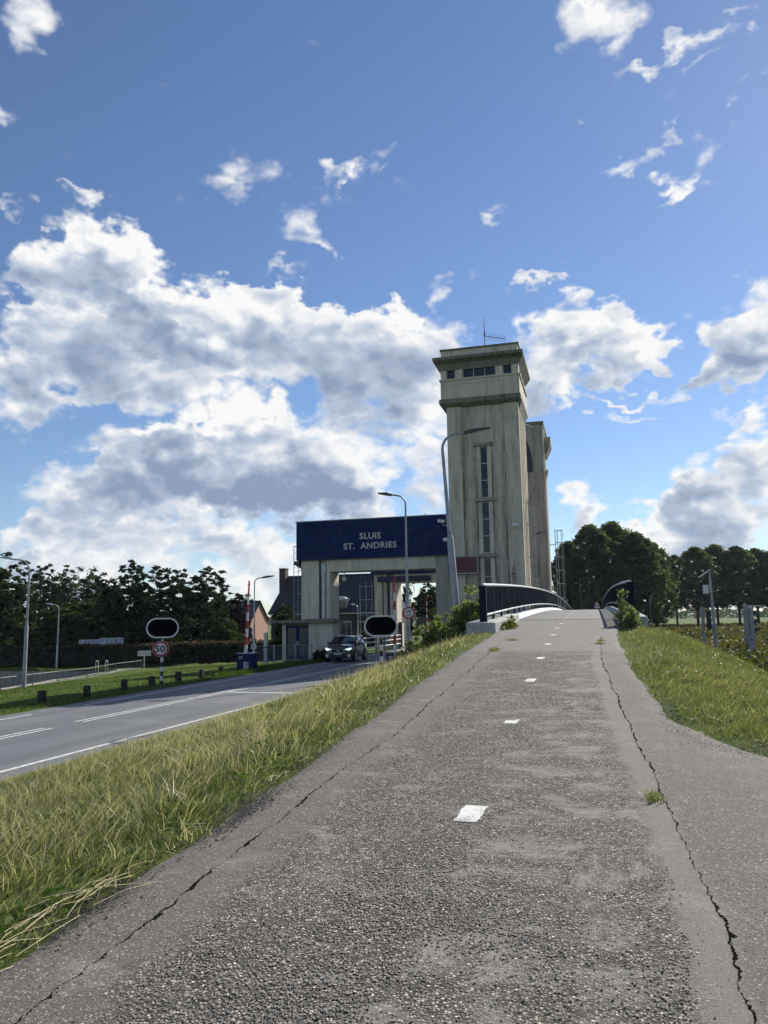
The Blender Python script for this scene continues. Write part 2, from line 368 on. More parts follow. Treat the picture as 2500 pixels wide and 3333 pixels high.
def concrete(name, col, stain=(0.10, 0.095, 0.075), rust=0.35, amt=0.75, runs=()):
    m, nt, b = base_mat(name)
    v = obj_co(nt); L = nt.links.new
    sv = vmt(nt, 'MULTIPLY', v, (2.6, 2.6, 0.22)).outputs[0]
    streak = noise(nt, sv, 1.1, 5.0, 0.66, 0.6)
    blot = noise(nt, v, 0.8, 6.0, 0.65)
    fine = noise(nt, v, 9.0, 4.0, 0.6)
    c = mixc(nt, mrange(nt, fine, 0.3, 0.7), tuple(q*0.86 for q in col), tuple(q*1.1 for q in col))
    c = mixc(nt, mrange(nt, blot, 0.42, 0.72, 0.0, 0.45), c, tuple(q*0.62 for q in col))
    c = mixc(nt, mrange(nt, streak, 0.47, 0.70, 0.0, amt), c, stain)
    if rust: c = mixc(nt, mth(nt, 'MULTIPLY', mrange(nt, noise(nt, sv, 3.4, 3.0), 0.58, 0.74), rust), c, (0.16, 0.085, 0.04))
    sz = nd(nt, 'ShaderNodeSeparateXYZ'); L(v, sz.inputs[0])
    for rx in runs:                                     # brown runs where water follows the pilaster edges
        dd = mrange(nt, mth(nt, 'ABSOLUTE', mth(nt, 'SUBTRACT', sz.outputs[0], rx)), 0.03, 0.34, 1.0, 0.0)
        k = mth(nt, 'MULTIPLY', mth(nt, 'MULTIPLY', dd, mrange(nt, noise(nt, sv, 2.4, 4.0, .65), 0.36, 0.62)), mrange(nt, sz.outputs[2], 16.0, 11.5))
        c = mixc(nt, mth(nt, 'MULTIPLY', k, 0.85), c, (0.10, 0.072, 0.042))
    fr = mth(nt, 'FRACT', mth(nt, 'MULTIPLY_ADD', noise(nt, v, 2.0, 2.0), 0.02, mth(nt, 'DIVIDE', sz.outputs[2], 2.6)))
    c = mixc(nt, mth(nt, 'MULTIPLY', mth(nt, 'LESS_THAN', fr, 0.012), mrange(nt, fine, .35, .6, .1, .55)), c, stain)
    L(c, b.inputs['Base Color']); b.inputs['Roughness'].default_value = 0.9; b.inputs['Specular IOR Level'].default_value = 0.25
    bp = nd(nt, 'ShaderNodeBump'); bp.inputs['Strength'].default_value = 0.35; bp.inputs['Distance'].default_value = 0.03
    L(noise(nt, v, 14.0, 6.0, 0.65), bp.inputs['Height']); L(bp.outputs[0], b.inputs['Normal'])
    return m
def leaf_mat(name, c_dark, c_light, c_alt, trans=0.45, alt=0.15, tr_tint=(1.15, 1.25, 0.55)):
    gl = 'grass' in name
    m = bpy.data.materials.new(name); m.use_nodes = True; nt = m.node_tree; nt.nodes.clear(); L = nt.links.new
    at = nd(nt, 'ShaderNodeAttribute', attribute_name='tint')
    f = at.outputs['Fac']
    c = mixc(nt, mrange(nt, f, 0.0, 1.0-alt), c_dark, c_light)
    c = mixc(nt, mrange(nt, f, 1.0-alt, 1.0), c, c_alt)
    d = nd(nt, 'ShaderNodeBsdfPrincipled'); L(c, d.inputs['Base Color']); d.inputs['Roughness'].default_value = 0.42 if gl else 0.6
    d.inputs['Specular IOR Level'].default_value = 0.4 if gl else 0.12
    t = nd(nt, 'ShaderNodeBsdfTranslucent'); L(mixc(nt, 1.0, c, tr_tint, 'MULTIPLY'), t.inputs[0])
    mx = nd(nt, 'ShaderNodeMixShader'); mx.inputs[0].default_value = trans
    L(d.outputs[0], mx.inputs[1]); L(t.outputs[0], mx.inputs[2])
    o = nd(nt, 'ShaderNodeOutputMaterial'); L(mx.outputs[0], o.inputs[0]); MATS[name] = m
    return m
def glass_mat(name, col=(0.02, 0.025, 0.035), rough=0.06):
    m, nt, b = base_mat(name)
    b.inputs['Base Color'].default_value = col+(1,); b.inputs['Roughness'].default_value = rough
    b.inputs['Specular IOR Level'].default_value = 0.35
    bp = nd(nt, 'ShaderNodeBump'); bp.inputs['Strength'].default_value = 0.05; bp.inputs['Distance'].default_value = 0.05
    nt.links.new(noise(nt, obj_co(nt), 1.2, 2.0), bp.inputs['Height']); nt.links.new(bp.outputs[0], b.inputs['Normal'])
    return m
def emit_mat(name, col, strength):
    m, nt, b = base_mat(name); b.inputs['Base Color'].default_value = tuple(col)+(1,)
    b.inputs['Emission Color'].default_value = tuple(col)+(1,); b.inputs['Emission Strength'].default_value = strength
    return m

CONC = concrete('tower_concrete', (0.60, 0.54, 0.435), amt=0.5, rust=0.35)
CONC_CORE = concrete('stained_tower_concrete', (0.57, 0.51, 0.41), amt=0.62, rust=0.45, runs=(-7.90, -5.12, -6.98, -6.0))
CONC_PALE = concrete('pale_render', (0.64, 0.58, 0.47), amt=0.38, rust=0.2)
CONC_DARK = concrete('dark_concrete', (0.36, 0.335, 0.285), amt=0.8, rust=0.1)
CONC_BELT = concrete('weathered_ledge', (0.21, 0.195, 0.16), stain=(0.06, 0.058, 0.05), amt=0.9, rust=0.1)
CONC_BLOCK = concrete('block_concrete', (0.42, 0.42, 0.40), amt=0.35, rust=0.0)
BLUE = plain('blue_cladding', (0.006, 0.019, 0.085), 0.5, 0, 0.10, 1.2, 0.0, 0.12)
BLUE_DARK = plain('dark_blue_steel', (0.010, 0.016, 0.045), 0.45, 0.0, 0.12, 2.0)
NAVY = plain('navy_railing_paint', (0.012, 0.017, 0.030), 0.6, 0.0, 0.2, 3.0, 0.0, 0.12)
ZINC = plain('galvanised_steel', (0.34, 0.35, 0.36), 0.5, 0.35, 0.15, 3.0)
ZINC_L = plain('pale_galvanised_steel', (0.52, 0.53, 0.53), 0.45, 0.25, 0.1, 3.0)
GREY = plain('grey_paint', (0.27, 0.29, 0.31), 0.5, 0.0, 0.1, 3.0)
DARKGREY = plain('dark_grey_casting', (0.05, 0.052, 0.055), 0.5, 0.0, 0.1, 4.0)
WHITE = plain('white_paint', (0.72, 0.72, 0.70), 0.5, 0.0, 0.08, 3.0)
WHITE_D = plain('grubby_white_paint', (0.58, 0.58, 0.55), 0.55, 0.0, 0.15, 3.0)
RED = plain('red_paint', (0.52, 0.028, 0.03), 0.45, 0.0, 0.1, 3.0)
REDRING = plain('sign_red', (0.42, 0.015, 0.03), 0.4, 0.0, 0.05, 3.0)
BLACK = plain('black_paint', (0.012, 0.012, 0.013), 0.5, 0.0, 0.1, 4.0)
BLACK_FACE = plain('matrix_face', (0.003, 0.003, 0.005), 0.7, 0.0, 0.1, 5.0, 0.0, 0.03)
MAROON = plain('unlit_red_display', (0.10, 0.010, 0.022), 0.35, 0.0, 0.2, 2.5)
GLASS = glass_mat('window_glass')
GLASS_GREY = glass_mat('dusty_glass', (0.06, 0.07, 0.08), 0.2)
FRAME = plain('window_frame_paint', (0.50, 0.48, 0.44), 0.6, 0.0, 0.15, 4.0)
TIMBER = plain('weathered_timber', (0.055, 0.045, 0.037), 0.85, 0.0, 0.3, 8.0, 0.5)
BRICK_PINK = plain('pink_brick', (0.46, 0.27, 0.20), 0.85, 0.0, 0.15, 5.0, 0.3)
BRICK_DARK = plain('dark_brick', (0.085, 0.065, 0.058), 0.85, 0.0, 0.2, 4.0, 0.3)
BARK = plain('bark', (0.055, 0.045, 0.036), 0.9, 0.0, 0.3, 5.0, 0.6)
STRAW = plain('dry_straw', (0.52, 0.44, 0.26), 0.8, 0.0, 0.2, 10.0)
PAINT_LINE = None

# ------------------------------------------------------------------ lie of the land
def par(Y): return EYE + 0.59 - 0.000395*(np.asarray(Y, float)-72.0)**2        # crown of the cycle bridge
_z0, _y1, _m0 = EYE-1.45, 22.0, 0.055
_z1, _m1 = float(par(22.0)), 2*0.000395*(72-22.0)
def zp(Y):
    Y = np.asarray(Y, float); t = np.clip(Y/_y1, 0, 1)
    h = (2*t**3-3*t**2+1)*_z0 + (t**3-2*t**2+t)*_y1*_m0 + (-2*t**3+3*t**2)*_z1 + (t**3-t**2)*_y1*_m1
    z = np.where(Y < 0, _z0 + _m0*Y, np.where(Y > _y1, par(Y), h))
    z = np.where(Y > 122, float(par(122.0)) - 0.039*(Y-122) , z)
    return np.maximum(z, 0.25)
def xl(Y): return np.interp(Y, [-30, 5, 7, 12, 18, 22, 30, 400], [-2.31, -2.31, -2.34, -2.52, -2.64, -2.75, -2.85, -2.85])
def xr(Y): return np.interp(Y, [-30, 5.6, 6.9, 7.6, 8.4, 11, 14.6, 18, 21, 24, 30, 400], [2.3, 1.95, 1.25, 0.92, 0.68, 0.58, 0.54, 0.52, 0.56, 0.74, 0.85, 0.85])
def sstep(a, b, x):
    t = np.clip((np.asarray(x, float)-a)/(b-a), 0, 1); return t*t*(3-2*t)
def quay_x(Y): return -30.9 - 0.2*(np.asarray(Y, float)-34.0)
def in_basin(X, Y): return (X < quay_x(Y)-0.35) & (Y > 24) & (Y < 54.0) & (X > -140)
def vnoise(X, Y, s, seed=0):
    X = np.asarray(X, float)*s; Y = np.asarray(Y, float)*s
    def h(i, j): 
        q = np.sin(i*127.1+j*311.7+seed*74.7)*43758.5453; return q-np.floor(q)
    i, j = np.floor(X), np.floor(Y); u, v = X-i, Y-j; u = u*u*(3-2*u); v = v*v*(3-2*v)
    return (h(i,j)*(1-u)+h(i+1,j)*u)*(1-v)+(h(i,j+1)*(1-u)+h(i+1,j+1)*u)*v
def H(X, Y):
    X = np.asarray(X, float); Y = np.asarray(Y, float)
    ridge = zp(Y)
    under = sstep(24.5, 33, Y)*(1-sstep(112, 123, Y))
    ridge = ridge*(1-under) + 0.25*under - 0.03
    ridge = ridge*(1-sstep(150, 230, Y)) + 0.3*sstep(150, 230, Y)
    L, Rr = xl(Y)-0.45, xr(Y)+0.5
    left = ridge*np.clip(1-(L-X)/(9.6+L), 0, 1)**1.08
    low = -0.45
    run = 6.6
    t = np.clip((X-Rr)/run, 0, 1)
    right = ridge + (low-ridge)*(0.35*t + 0.65*t*t*(3-2*t)*1.0)
    z = np.where(X < L, left, np.where(X > Rr, right, ridge))
    z = np.where(X < -16.7, -0.06*np.minimum(-16.7-X, 14.0), z)
    z = np.where((X < -9.6) & (X > -16.9), -0.05, z)
    z = np.where((Y > 54.0) & (X < -20), np.interp(Y, [54, 55], [-1.0, -1.25])*np.clip((-20-X)/10, 0, 1), z)
    z = z + (vnoise(X, Y, 0.5, 3)-0.5)*0.10*((X < -17) | (X > Rr+0.4) | ((X < L-0.3) & (X > -9.2)))
    far = sstep(250, 600, np.hypot(X, Y)); z = z*(1-far) + (-0.3)*far
    return np.where(in_basin(X, Y), -4.0, z)

def ground_mat():
    m, nt, b = base_mat('grass_ground'); L = nt.links.new; v = obj_co(nt)
    n1 = noise(nt, v, 0.35, 5.0, 0.6); n2 = noise(nt, v, 5.0, 6.0, 0.7); n3 = noise(nt, v, 40.0, 3.0, 0.7)
    c = mixc(nt, mrange(nt, n2, 0.3, 0.7), (0.045, 0.075, 0.014), (0.105, 0.15, 0.030))
    c = mixc(nt, mrange(nt, n1, 0.45, 0.75, 0, 0.6), c, (0.15, 0.145, 0.05))
    c = mixc(nt, mrange(nt, n3, 0.55, 0.8, 0, 0.5), c, (0.03, 0.045, 0.012))
    L(c, b.inputs['Base Color']); b.inputs['Roughness'].default_value = 0.95; b.inputs['Specular IOR Level'].default_value = 0.1
    bp = nd(nt, 'ShaderNodeBump'); bp.inputs['Strength'].default_value = 0.9; bp.inputs['Distance'].default_value = 0.06
    L(noise(nt, v, 22.0, 6.0, 0.7), bp.inputs['Height']); L(bp.outputs[0], b.inputs['Normal'])
    return m
GRASS_GROUND = ground_mat()
def make_ground():
    xs = np.concatenate([[-4000, -2000, -1000, -500, -280, -200, -160], np.arange(-140, -60, 4.0), np.arange(-60, -36, 1.0), np.arange(-36, -29, 0.25), np.arange(-29, -17, 0.6),
                         np.arange(-17, -9, 0.4), np.arange(-9, 12, 0.25), np.arange(12, 40, 1.0), np.arange(40, 150, 6.0), [170, 220, 300, 500, 1000, 2000, 4000]])
    ys = np.concatenate([[-300, -150, -80, -40], np.arange(-30, 0, 2.0), np.arange(0, 60, 0.4), np.arange(60, 130, 1.5), np.arange(130, 260, 6.0), [280, 340, 420, 600, 900, 1500, 2500, 4500]])
    X, Y = np.meshgrid(xs, ys); Z = H(X, Y)
    nx, ny = len(xs), len(ys)
    i = np.arange(nx*ny).reshape(ny, nx)
    F = np.stack([i[:-1, :-1], i[:-1, 1:], i[1:, 1:], i[1:, :-1]], -1).reshape(-1, 4)
    me = quads_mesh('ground', np.stack([X.ravel(), Y.ravel(), Z.ravel()], 1), F, [GRASS_GROUND], smooth=True)
    return struct(place(me, 'ground'), 'grassy dyke, verges and low land around the lock')
make_ground()

# water of the lock basin and the quay edge
def water():
    m, nt, b = base_mat('basin_water'); L = nt.links.new
    b.inputs['Base Color'].default_value = (0.012, 0.018, 0.018, 1); b.inputs['Roughness'].default_value = 0.08
    bp = nd(nt, 'ShaderNodeBump'); bp.inputs['Strength'].default_value = 0.25; bp.inputs['Distance'].default_value = 0.1
    L(noise(nt, obj_co(nt), 1.2, 4.0), bp.inputs['Height']); L(bp.outputs[0], b.inputs['Normal'])
    o = MB().add([(-140, 24, -2.6), (-29.5, 24, -2.6), (-36, 54.3, -2.6), (-140, 54.3, -2.6)], [(0, 1, 2, 3)]).build('water', m)
    struct(o, 'dark water of the lock basin')
    q = MB()
    ys = np.arange(24, 54.01, 2.0)
    for a, c in zip(ys[:-1], ys[1:]):
        xa, xc = float(quay_x(a)), float(quay_x(c)); za, zc = float(H(xa+.6, a))+.03, float(H(xc+.6, c))+.03
        q.add([(xa-.35, a, -4), (xa+.1, a, -4), (xa+.1, a, za), (xa-.35, a, za), (xc-.35, c, -4), (xc+.1, c, -4), (xc+.1, c, zc), (xc-.35, c, zc)],
              [(0,1,2,3),(7,6,5,4),(0,4,5,1),(1,5,6,2),(2,6,7,3),(3,7,4,0)])
    struct(q.build('quay_wall', CONC_DARK), 'concrete quay edge under the picket fence')
    struct(MB().box(-140, -34.9, 53.75, 54.4, -4, -1.1).build('quay_wall', CONC_DARK), 'concrete quay edge across the basin')
water()

# ------------------------------------------------------------------ cycle path
def path_mat():
    m, nt, b = base_mat('worn_chip_asphalt'); L = nt.links.new
    v = obj_co(nt); sp = nd(nt, 'ShaderNodeSeparateXYZ'); L(v, sp.inputs[0]); X, Y = sp.outputs[0], sp.outputs[1]
    flat = nd(nt, 'ShaderNodeCombineXYZ'); L(X, flat.inputs[0]); L(Y, flat.inputs[1]); fv = flat.outputs[0]
    big = noise(nt, fv, 0.9, 5.0, 0.6); mid = noise(nt, fv, 3.5, 5.0, 0.65); fin = noise(nt, fv, 60.0, 4.0, 0.7)
    jit = noise(nt, fv, 7.0, 5.0, 0.7); jit2 = noise(nt, fv, 0.8, 2.0)
    # cracks along both seams
    def curve(pts):
        n = nd(nt, 'ShaderNodeFloatCurve'); c = n.mapping.curves[0]
        n.mapping.clip_min_x = -1; 
        for k, (y, x) in enumerate(pts):
            px, py = y/40.0, (x+3.0)/6.0
            if k < 2: c.points[k].location = (px, py)
            else: c.points.new(px, py)
        for q in c.points: q.handle_type = 'VECTOR'
        n.mapping.update(); L(mth(nt, 'DIVIDE', Y, 40.0), n.inputs['Value'])
        return mth(nt, 'SUBTRACT', mth(nt, 'MULTIPLY', n.outputs[0], 6.0), 3.0)
    cl = curve([(0, -1.94), (5.4, -1.93), (7.2, -1.85), (15, -2.02), (16.5, -2.1), (40, -2.3)])
    cr = curve([(0, 0.44), (3.8, 0.43), (6.4, 0.34), (8.9, 0.22), (13.9, 0.09), (19, 0.12), (40, 0.2)])
    wig = mth(nt, 'ADD', mth(nt, 'MULTIPLY', mth(nt, 'SUBTRACT', jit, 0.5), 0.10), mth(nt, 'MULTIPLY', mth(nt, 'SUBTRACT', jit2, 0.5), 0.14))
    dl = mth(nt, 'SUBTRACT', mth(nt, 'SUBTRACT', X, cl), wig); dr = mth(nt, 'SUBTRACT', mth(nt, 'SUBTRACT', X, cr), wig)
    wl = mth(nt, 'MAXIMUM', mth(nt, 'MULTIPLY', mth(nt, 'SUBTRACT', mid, 0.40), 0.045), 0.002)
    wr = mth(nt, 'MAXIMUM', mth(nt, 'MULTIPLY', mth(nt, 'SUBTRACT', mid, 0.38), 0.046), 0.0025)
    k1 = mth(nt, 'LESS_THAN', mth(nt, 'ABSOLUTE', dl), wl); k2 = mth(nt, 'LESS_THAN', mth(nt, 'ABSOLUTE', dr), wr)
    near = mth(nt, 'LESS_THAN', Y, 20.0)
    dy = mth(nt, 'ABSOLUTE', mth(nt, 'SUBTRACT', mth(nt, 'SUBTRACT', Y, 19.8), mth(nt, 'MULTIPLY', wig, 2.0)))
    k3 = mth(nt, 'LESS_THAN', dy, 0.02)
    crack = mth(nt, 'MAXIMUM', mth(nt, 'MULTIPLY', mth(nt, 'MAXIMUM', k1, k2), near), mth(nt, 'MULTIPLY', k3, 0.7))
    # where the coarse surface dressing lies
    e1 = mrange(nt, mth(nt, 'ADD', mth(nt, 'SUBTRACT', X, cl), mth(nt, 'MULTIPLY', mth(nt, 'SUBTRACT', mid, .5), .5)), 0.12, 0.34)
    e2 = mrange(nt, mth(nt, 'ADD', mth(nt, 'SUBTRACT', cr, X), mth(nt, 'MULTIPLY', mth(nt, 'SUBTRACT', mid, .5), .3)), 0.10, 0.24)
    e3 = mrange(nt, mth(nt, 'ADD', Y, mth(nt, 'MULTIPLY', mid, 0.8)), 15.6, 15.9, 1.0, 0.0)
    zone = mth(nt, 'MULTIPLY', mth(nt, 'MULTIPLY', e1, e2), e3)
    wv = vmt(nt, 'ADD', fv, vmt(nt, 'SCALE', noise(nt, fv, 45.0, 2.0, .6, 0, 1), scale=0.012).outputs[0]).outputs[0]
    chips = nd(nt, 'ShaderNodeTexVoronoi'); L(wv, chips.inputs['Vector']); chips.inputs['Scale'].default_value = 78.0
    chips2 = nd(nt, 'ShaderNodeTexVoronoi'); L(wv, chips2.inputs['Vector']); chips2.inputs['Scale'].default_value = 150.0
    s1 = nd(nt, 'ShaderNodeSeparateColor'); L(chips.outputs['Color'], s1.inputs[0])
    s2 = nd(nt, 'ShaderNodeSeparateColor'); L(chips2.outputs['Color'], s2.inputs[0])
    rip = noise(nt, vmt(nt, 'MULTIPLY', fv, (1.0, 1.35, 1.0)).outputs[0], 2.3, 7.0, 0.74, 0.6)
    lane = mrange(nt, mth(nt, 'ABSOLUTE', mth(nt, 'ADD', X, 0.20)), 0.15, 0.75, 0.07, 0.0)
    worn = mth(nt, 'MULTIPLY', mrange(nt, mth(nt, 'ADD', rip, lane), 0.52, 0.68), 0.8)
    rmp = nd(nt, 'ShaderNodeValToRGB'); L(s1.outputs[0], rmp.inputs[0]); cr_ = rmp.color_ramp
    cr_.elements[0].position = 0.0; cr_.elements[0].color = (0.050, 0.047, 0.044, 1)
    cr_.elements[1].position = 1.0; cr_.elements[1].color = (0.62, 0.58, 0.50, 1)
    for p_, q_ in ((0.40, (0.155, 0.146, 0.136)), (0.72, (0.23, 0.215, 0.188)), (0.93, (0.36, 0.335, 0.285))):
        e = cr_.elements.new(p_); e.color = q_+(1,)
    pit = mrange(nt, chips.outputs['Distance'], 0.28, 0.60)
    coarse = mixc(nt, mth(nt, 'MULTIPLY', pit, 0.85), rmp.outputs[0], (0.034, 0.033, 0.032))
    rm2 = nd(nt, 'ShaderNodeValToRGB'); L(s2.outputs[0], rm2.inputs[0]); c2 = rm2.color_ramp
    c2.elements[0].position = 0.0; c2.elements[0].color = (0.068, 0.064, 0.062, 1)
    c2.elements[1].position = 1.0; c2.elements[1].color = (0.55, 0.53, 0.48, 1)
    for p_, q_ in ((0.50, (0.118, 0.111, 0.106)), (0.86, (0.175, 0.165, 0.155)), (0.95, (0.33, 0.31, 0.28))):
        e = c2.elements.new(p_); e.color = q_+(1,)
    smooth = mixc(nt, mrange(nt, fin, 0.35, 0.65, 0, 0.5), rm2.outputs[0], (0.105, 0.099, 0.094))
    smooth = mixc(nt, mrange(nt, big, 0.4, 0.7, 0, 0.45), smooth, (0.155, 0.146, 0.136))
    smooth = mixc(nt, mrange(nt, mid, 0.60, 0.75, 0, 0.5), smooth, (0.078, 0.073, 0.069))
    smooth = mixc(nt, 1.0, smooth, (0.80, 0.80, 0.80), 'MULTIPLY')
    wornc = mixc(nt, 0.55, smooth, (0.205, 0.199, 0.192))
    surf = mixc(nt, zone, smooth, mixc(nt, worn, coarse, wornc))
    surf = mixc(nt, mrange(nt, Y, 15.6, 15.9, 0, 0.5), surf, (0.165, 0.158, 0.150))
    seam = mth(nt, 'MULTIPLY', mrange(nt, mth(nt, 'ABSOLUTE', mth(nt, 'SUBTRACT', dr, -0.08)), 0.05, 0.12, 0.55, 0.0), near)
    surf = mixc(nt, seam, surf, (0.165, 0.155, 0.145))
    pale = mth(nt, 'MULTIPLY', mrange(nt, rip, 0.53, 0.68), 0.34)
    surf = mixc(nt, pale, surf, (0.26, 0.25, 0.235))
    surf = mixc(nt, 1.0, surf, (1.34, 1.30, 1.24), 'MULTIPLY')
    surf = mixc(nt, crack, surf, (0.010, 0.010, 0.009))
    L(surf, b.inputs['Base Color']); b.inputs['Roughness'].default_value = 0.9
    L(mth(nt, 'MULTIPLY', mth(nt, 'SUBTRACT', 1.0, crack), 0.12), b.inputs['Specular IOR Level'])
    rough = mth(nt, 'MULTIPLY', zone, mth(nt, 'SUBTRACT', 1.0, worn))
    hgt = mth(nt, 'MULTIPLY', mth(nt, 'ADD', mth(nt, 'SUBTRACT', 1.0, pit), mth(nt, 'MULTIPLY', s1.outputs[1], 0.8)), rough)
    hgt = mth(nt, 'ADD', hgt, mth(nt, 'MULTIPLY', fin, 0.35))
    hgt = mth(nt, 'ADD', hgt, mth(nt, 'MULTIPLY', mth(nt, 'SUBTRACT', 0.0, chips2.outputs['Distance']), 0.3))
    hgt = mth(nt, 'SUBTRACT', hgt, mth(nt, 'MULTIPLY', crack, 0.6))
    bp = nd(nt, 'ShaderNodeBump'); bp.inputs['Strength'].default_value = 0.8; bp.inputs['Distance'].default_value = 0.005
    L(hgt, bp.inputs['Height']); L(bp.outputs[0], b.inputs['Normal'])
    return m
PATH = path_mat()
DECK = plain('deck_asphalt', (0.105, 0.105, 0.105), 0.75, 0.0, 0.10, 1.5, 0.2, 0.3)
def line_mat():
    m, nt, b = base_mat('road_marking_paint'); L = nt.links.new; v = obj_co(nt)
    n = noise(nt, v, 70.0, 5.0, 0.75); n2 = noise(nt, v, 9.0, 4.0, 0.7)
    wear = mth(nt, 'ADD', mth(nt, 'MULTIPLY', n, 0.6), mth(nt, 'MULTIPLY', n2, 0.4))
    L(mixc(nt, mrange(nt, wear, 0.46, 0.60, 0, 0.9), (0.66, 0.655, 0.63), (0.15, 0.145, 0.135)), b.inputs['Base Color'])
    b.inputs['Roughness'].default_value = 0.75
    return m
PAINT_LINE = line_mat()
def make_path():
    ys = np.concatenate([np.arange(-10, 2, 1.0), np.arange(2, 12, 0.12), np.arange(12, 30.01, 0.25)])
    ts = np.linspace(0, 1, 41)
    V = []
    for y in ys:
        wl = 0.08*(vnoise(1.3, y, 1.7, 5)-.5)+0.05*(vnoise(2.3, y, 6.0, 6)-.5)+.03*(vnoise(2.9, y, 17.0, 6)-.5); wr = 0.10*(vnoise(7.7, y, 1.3, 8)-.5)+0.06*(vnoise(5.3, y, 5.0, 2)-.5)+.04*(vnoise(9.9, y, 17.0, 6)-.5)
        if y > 20: wl *= .3; wr *= .3
        a, c = float(xl(y))+wl, float(xr(y))+wr
        x = a+(c-a)*ts
        dz = 0.012*(1-(2*ts-1)**6) - 0.03*(np.clip((np.abs(2*ts-1)-0.93)/0.07, 0, 1))
        bumpy = 0.010*(vnoise(x, np.full_like(x, y), 1.1, 9)-.5)
        V.append(np.stack([x, np.full_like(x, y), zp(y)+dz+bumpy], 1))
    V = np.concatenate(V); n = len(ts); i = np.arange(len(ys)*n).reshape(len(ys), n)
    F = np.stack([i[:-1, :-1], i[:-1, 1:], i[1:, 1:], i[1:, :-1]], -1).reshape(-1, 4)
    o = place(quads_mesh('cycle_path', V, F, [PATH], smooth=True), 'cycle_path')
    struct(o, 'cracked grey asphalt cycle path climbing to the bridge')
    Y0 = 4.86
    for k in range(20):
        y = Y0 + 3.12*k
        xc = float(np.interp(y, [4, 15, 23, 40, 90], [-0.77, -0.97, -1.06, -1.08, -1.08]))
        if 29.6 < y+.19 and y-.19 < 30.3: y += 0.5
        hw = 0.066 if k else 0.073; hl = 0.165
        mb = MB(); nseg = 14
        zt = 0.0155 if y < 15.5 else (0.0165 if y < 30 else 0.006)
        vs = []
        for j in range(nseg+1):
            yy = y-hl+2*hl*j/nseg
            for s in (-1, 1):
                vs.append((xc+s*(hw+random.uniform(-.007, .007))+0.02*(j/nseg-.5), yy, float(zp(yy))+zt))
        mb.add(vs, [(2*j, 2*j+1, 2*j+3, 2*j+2) for j in range(nseg)])
        mb.build('dash_marking', PAINT_LINE, o)
    return o
make_path()

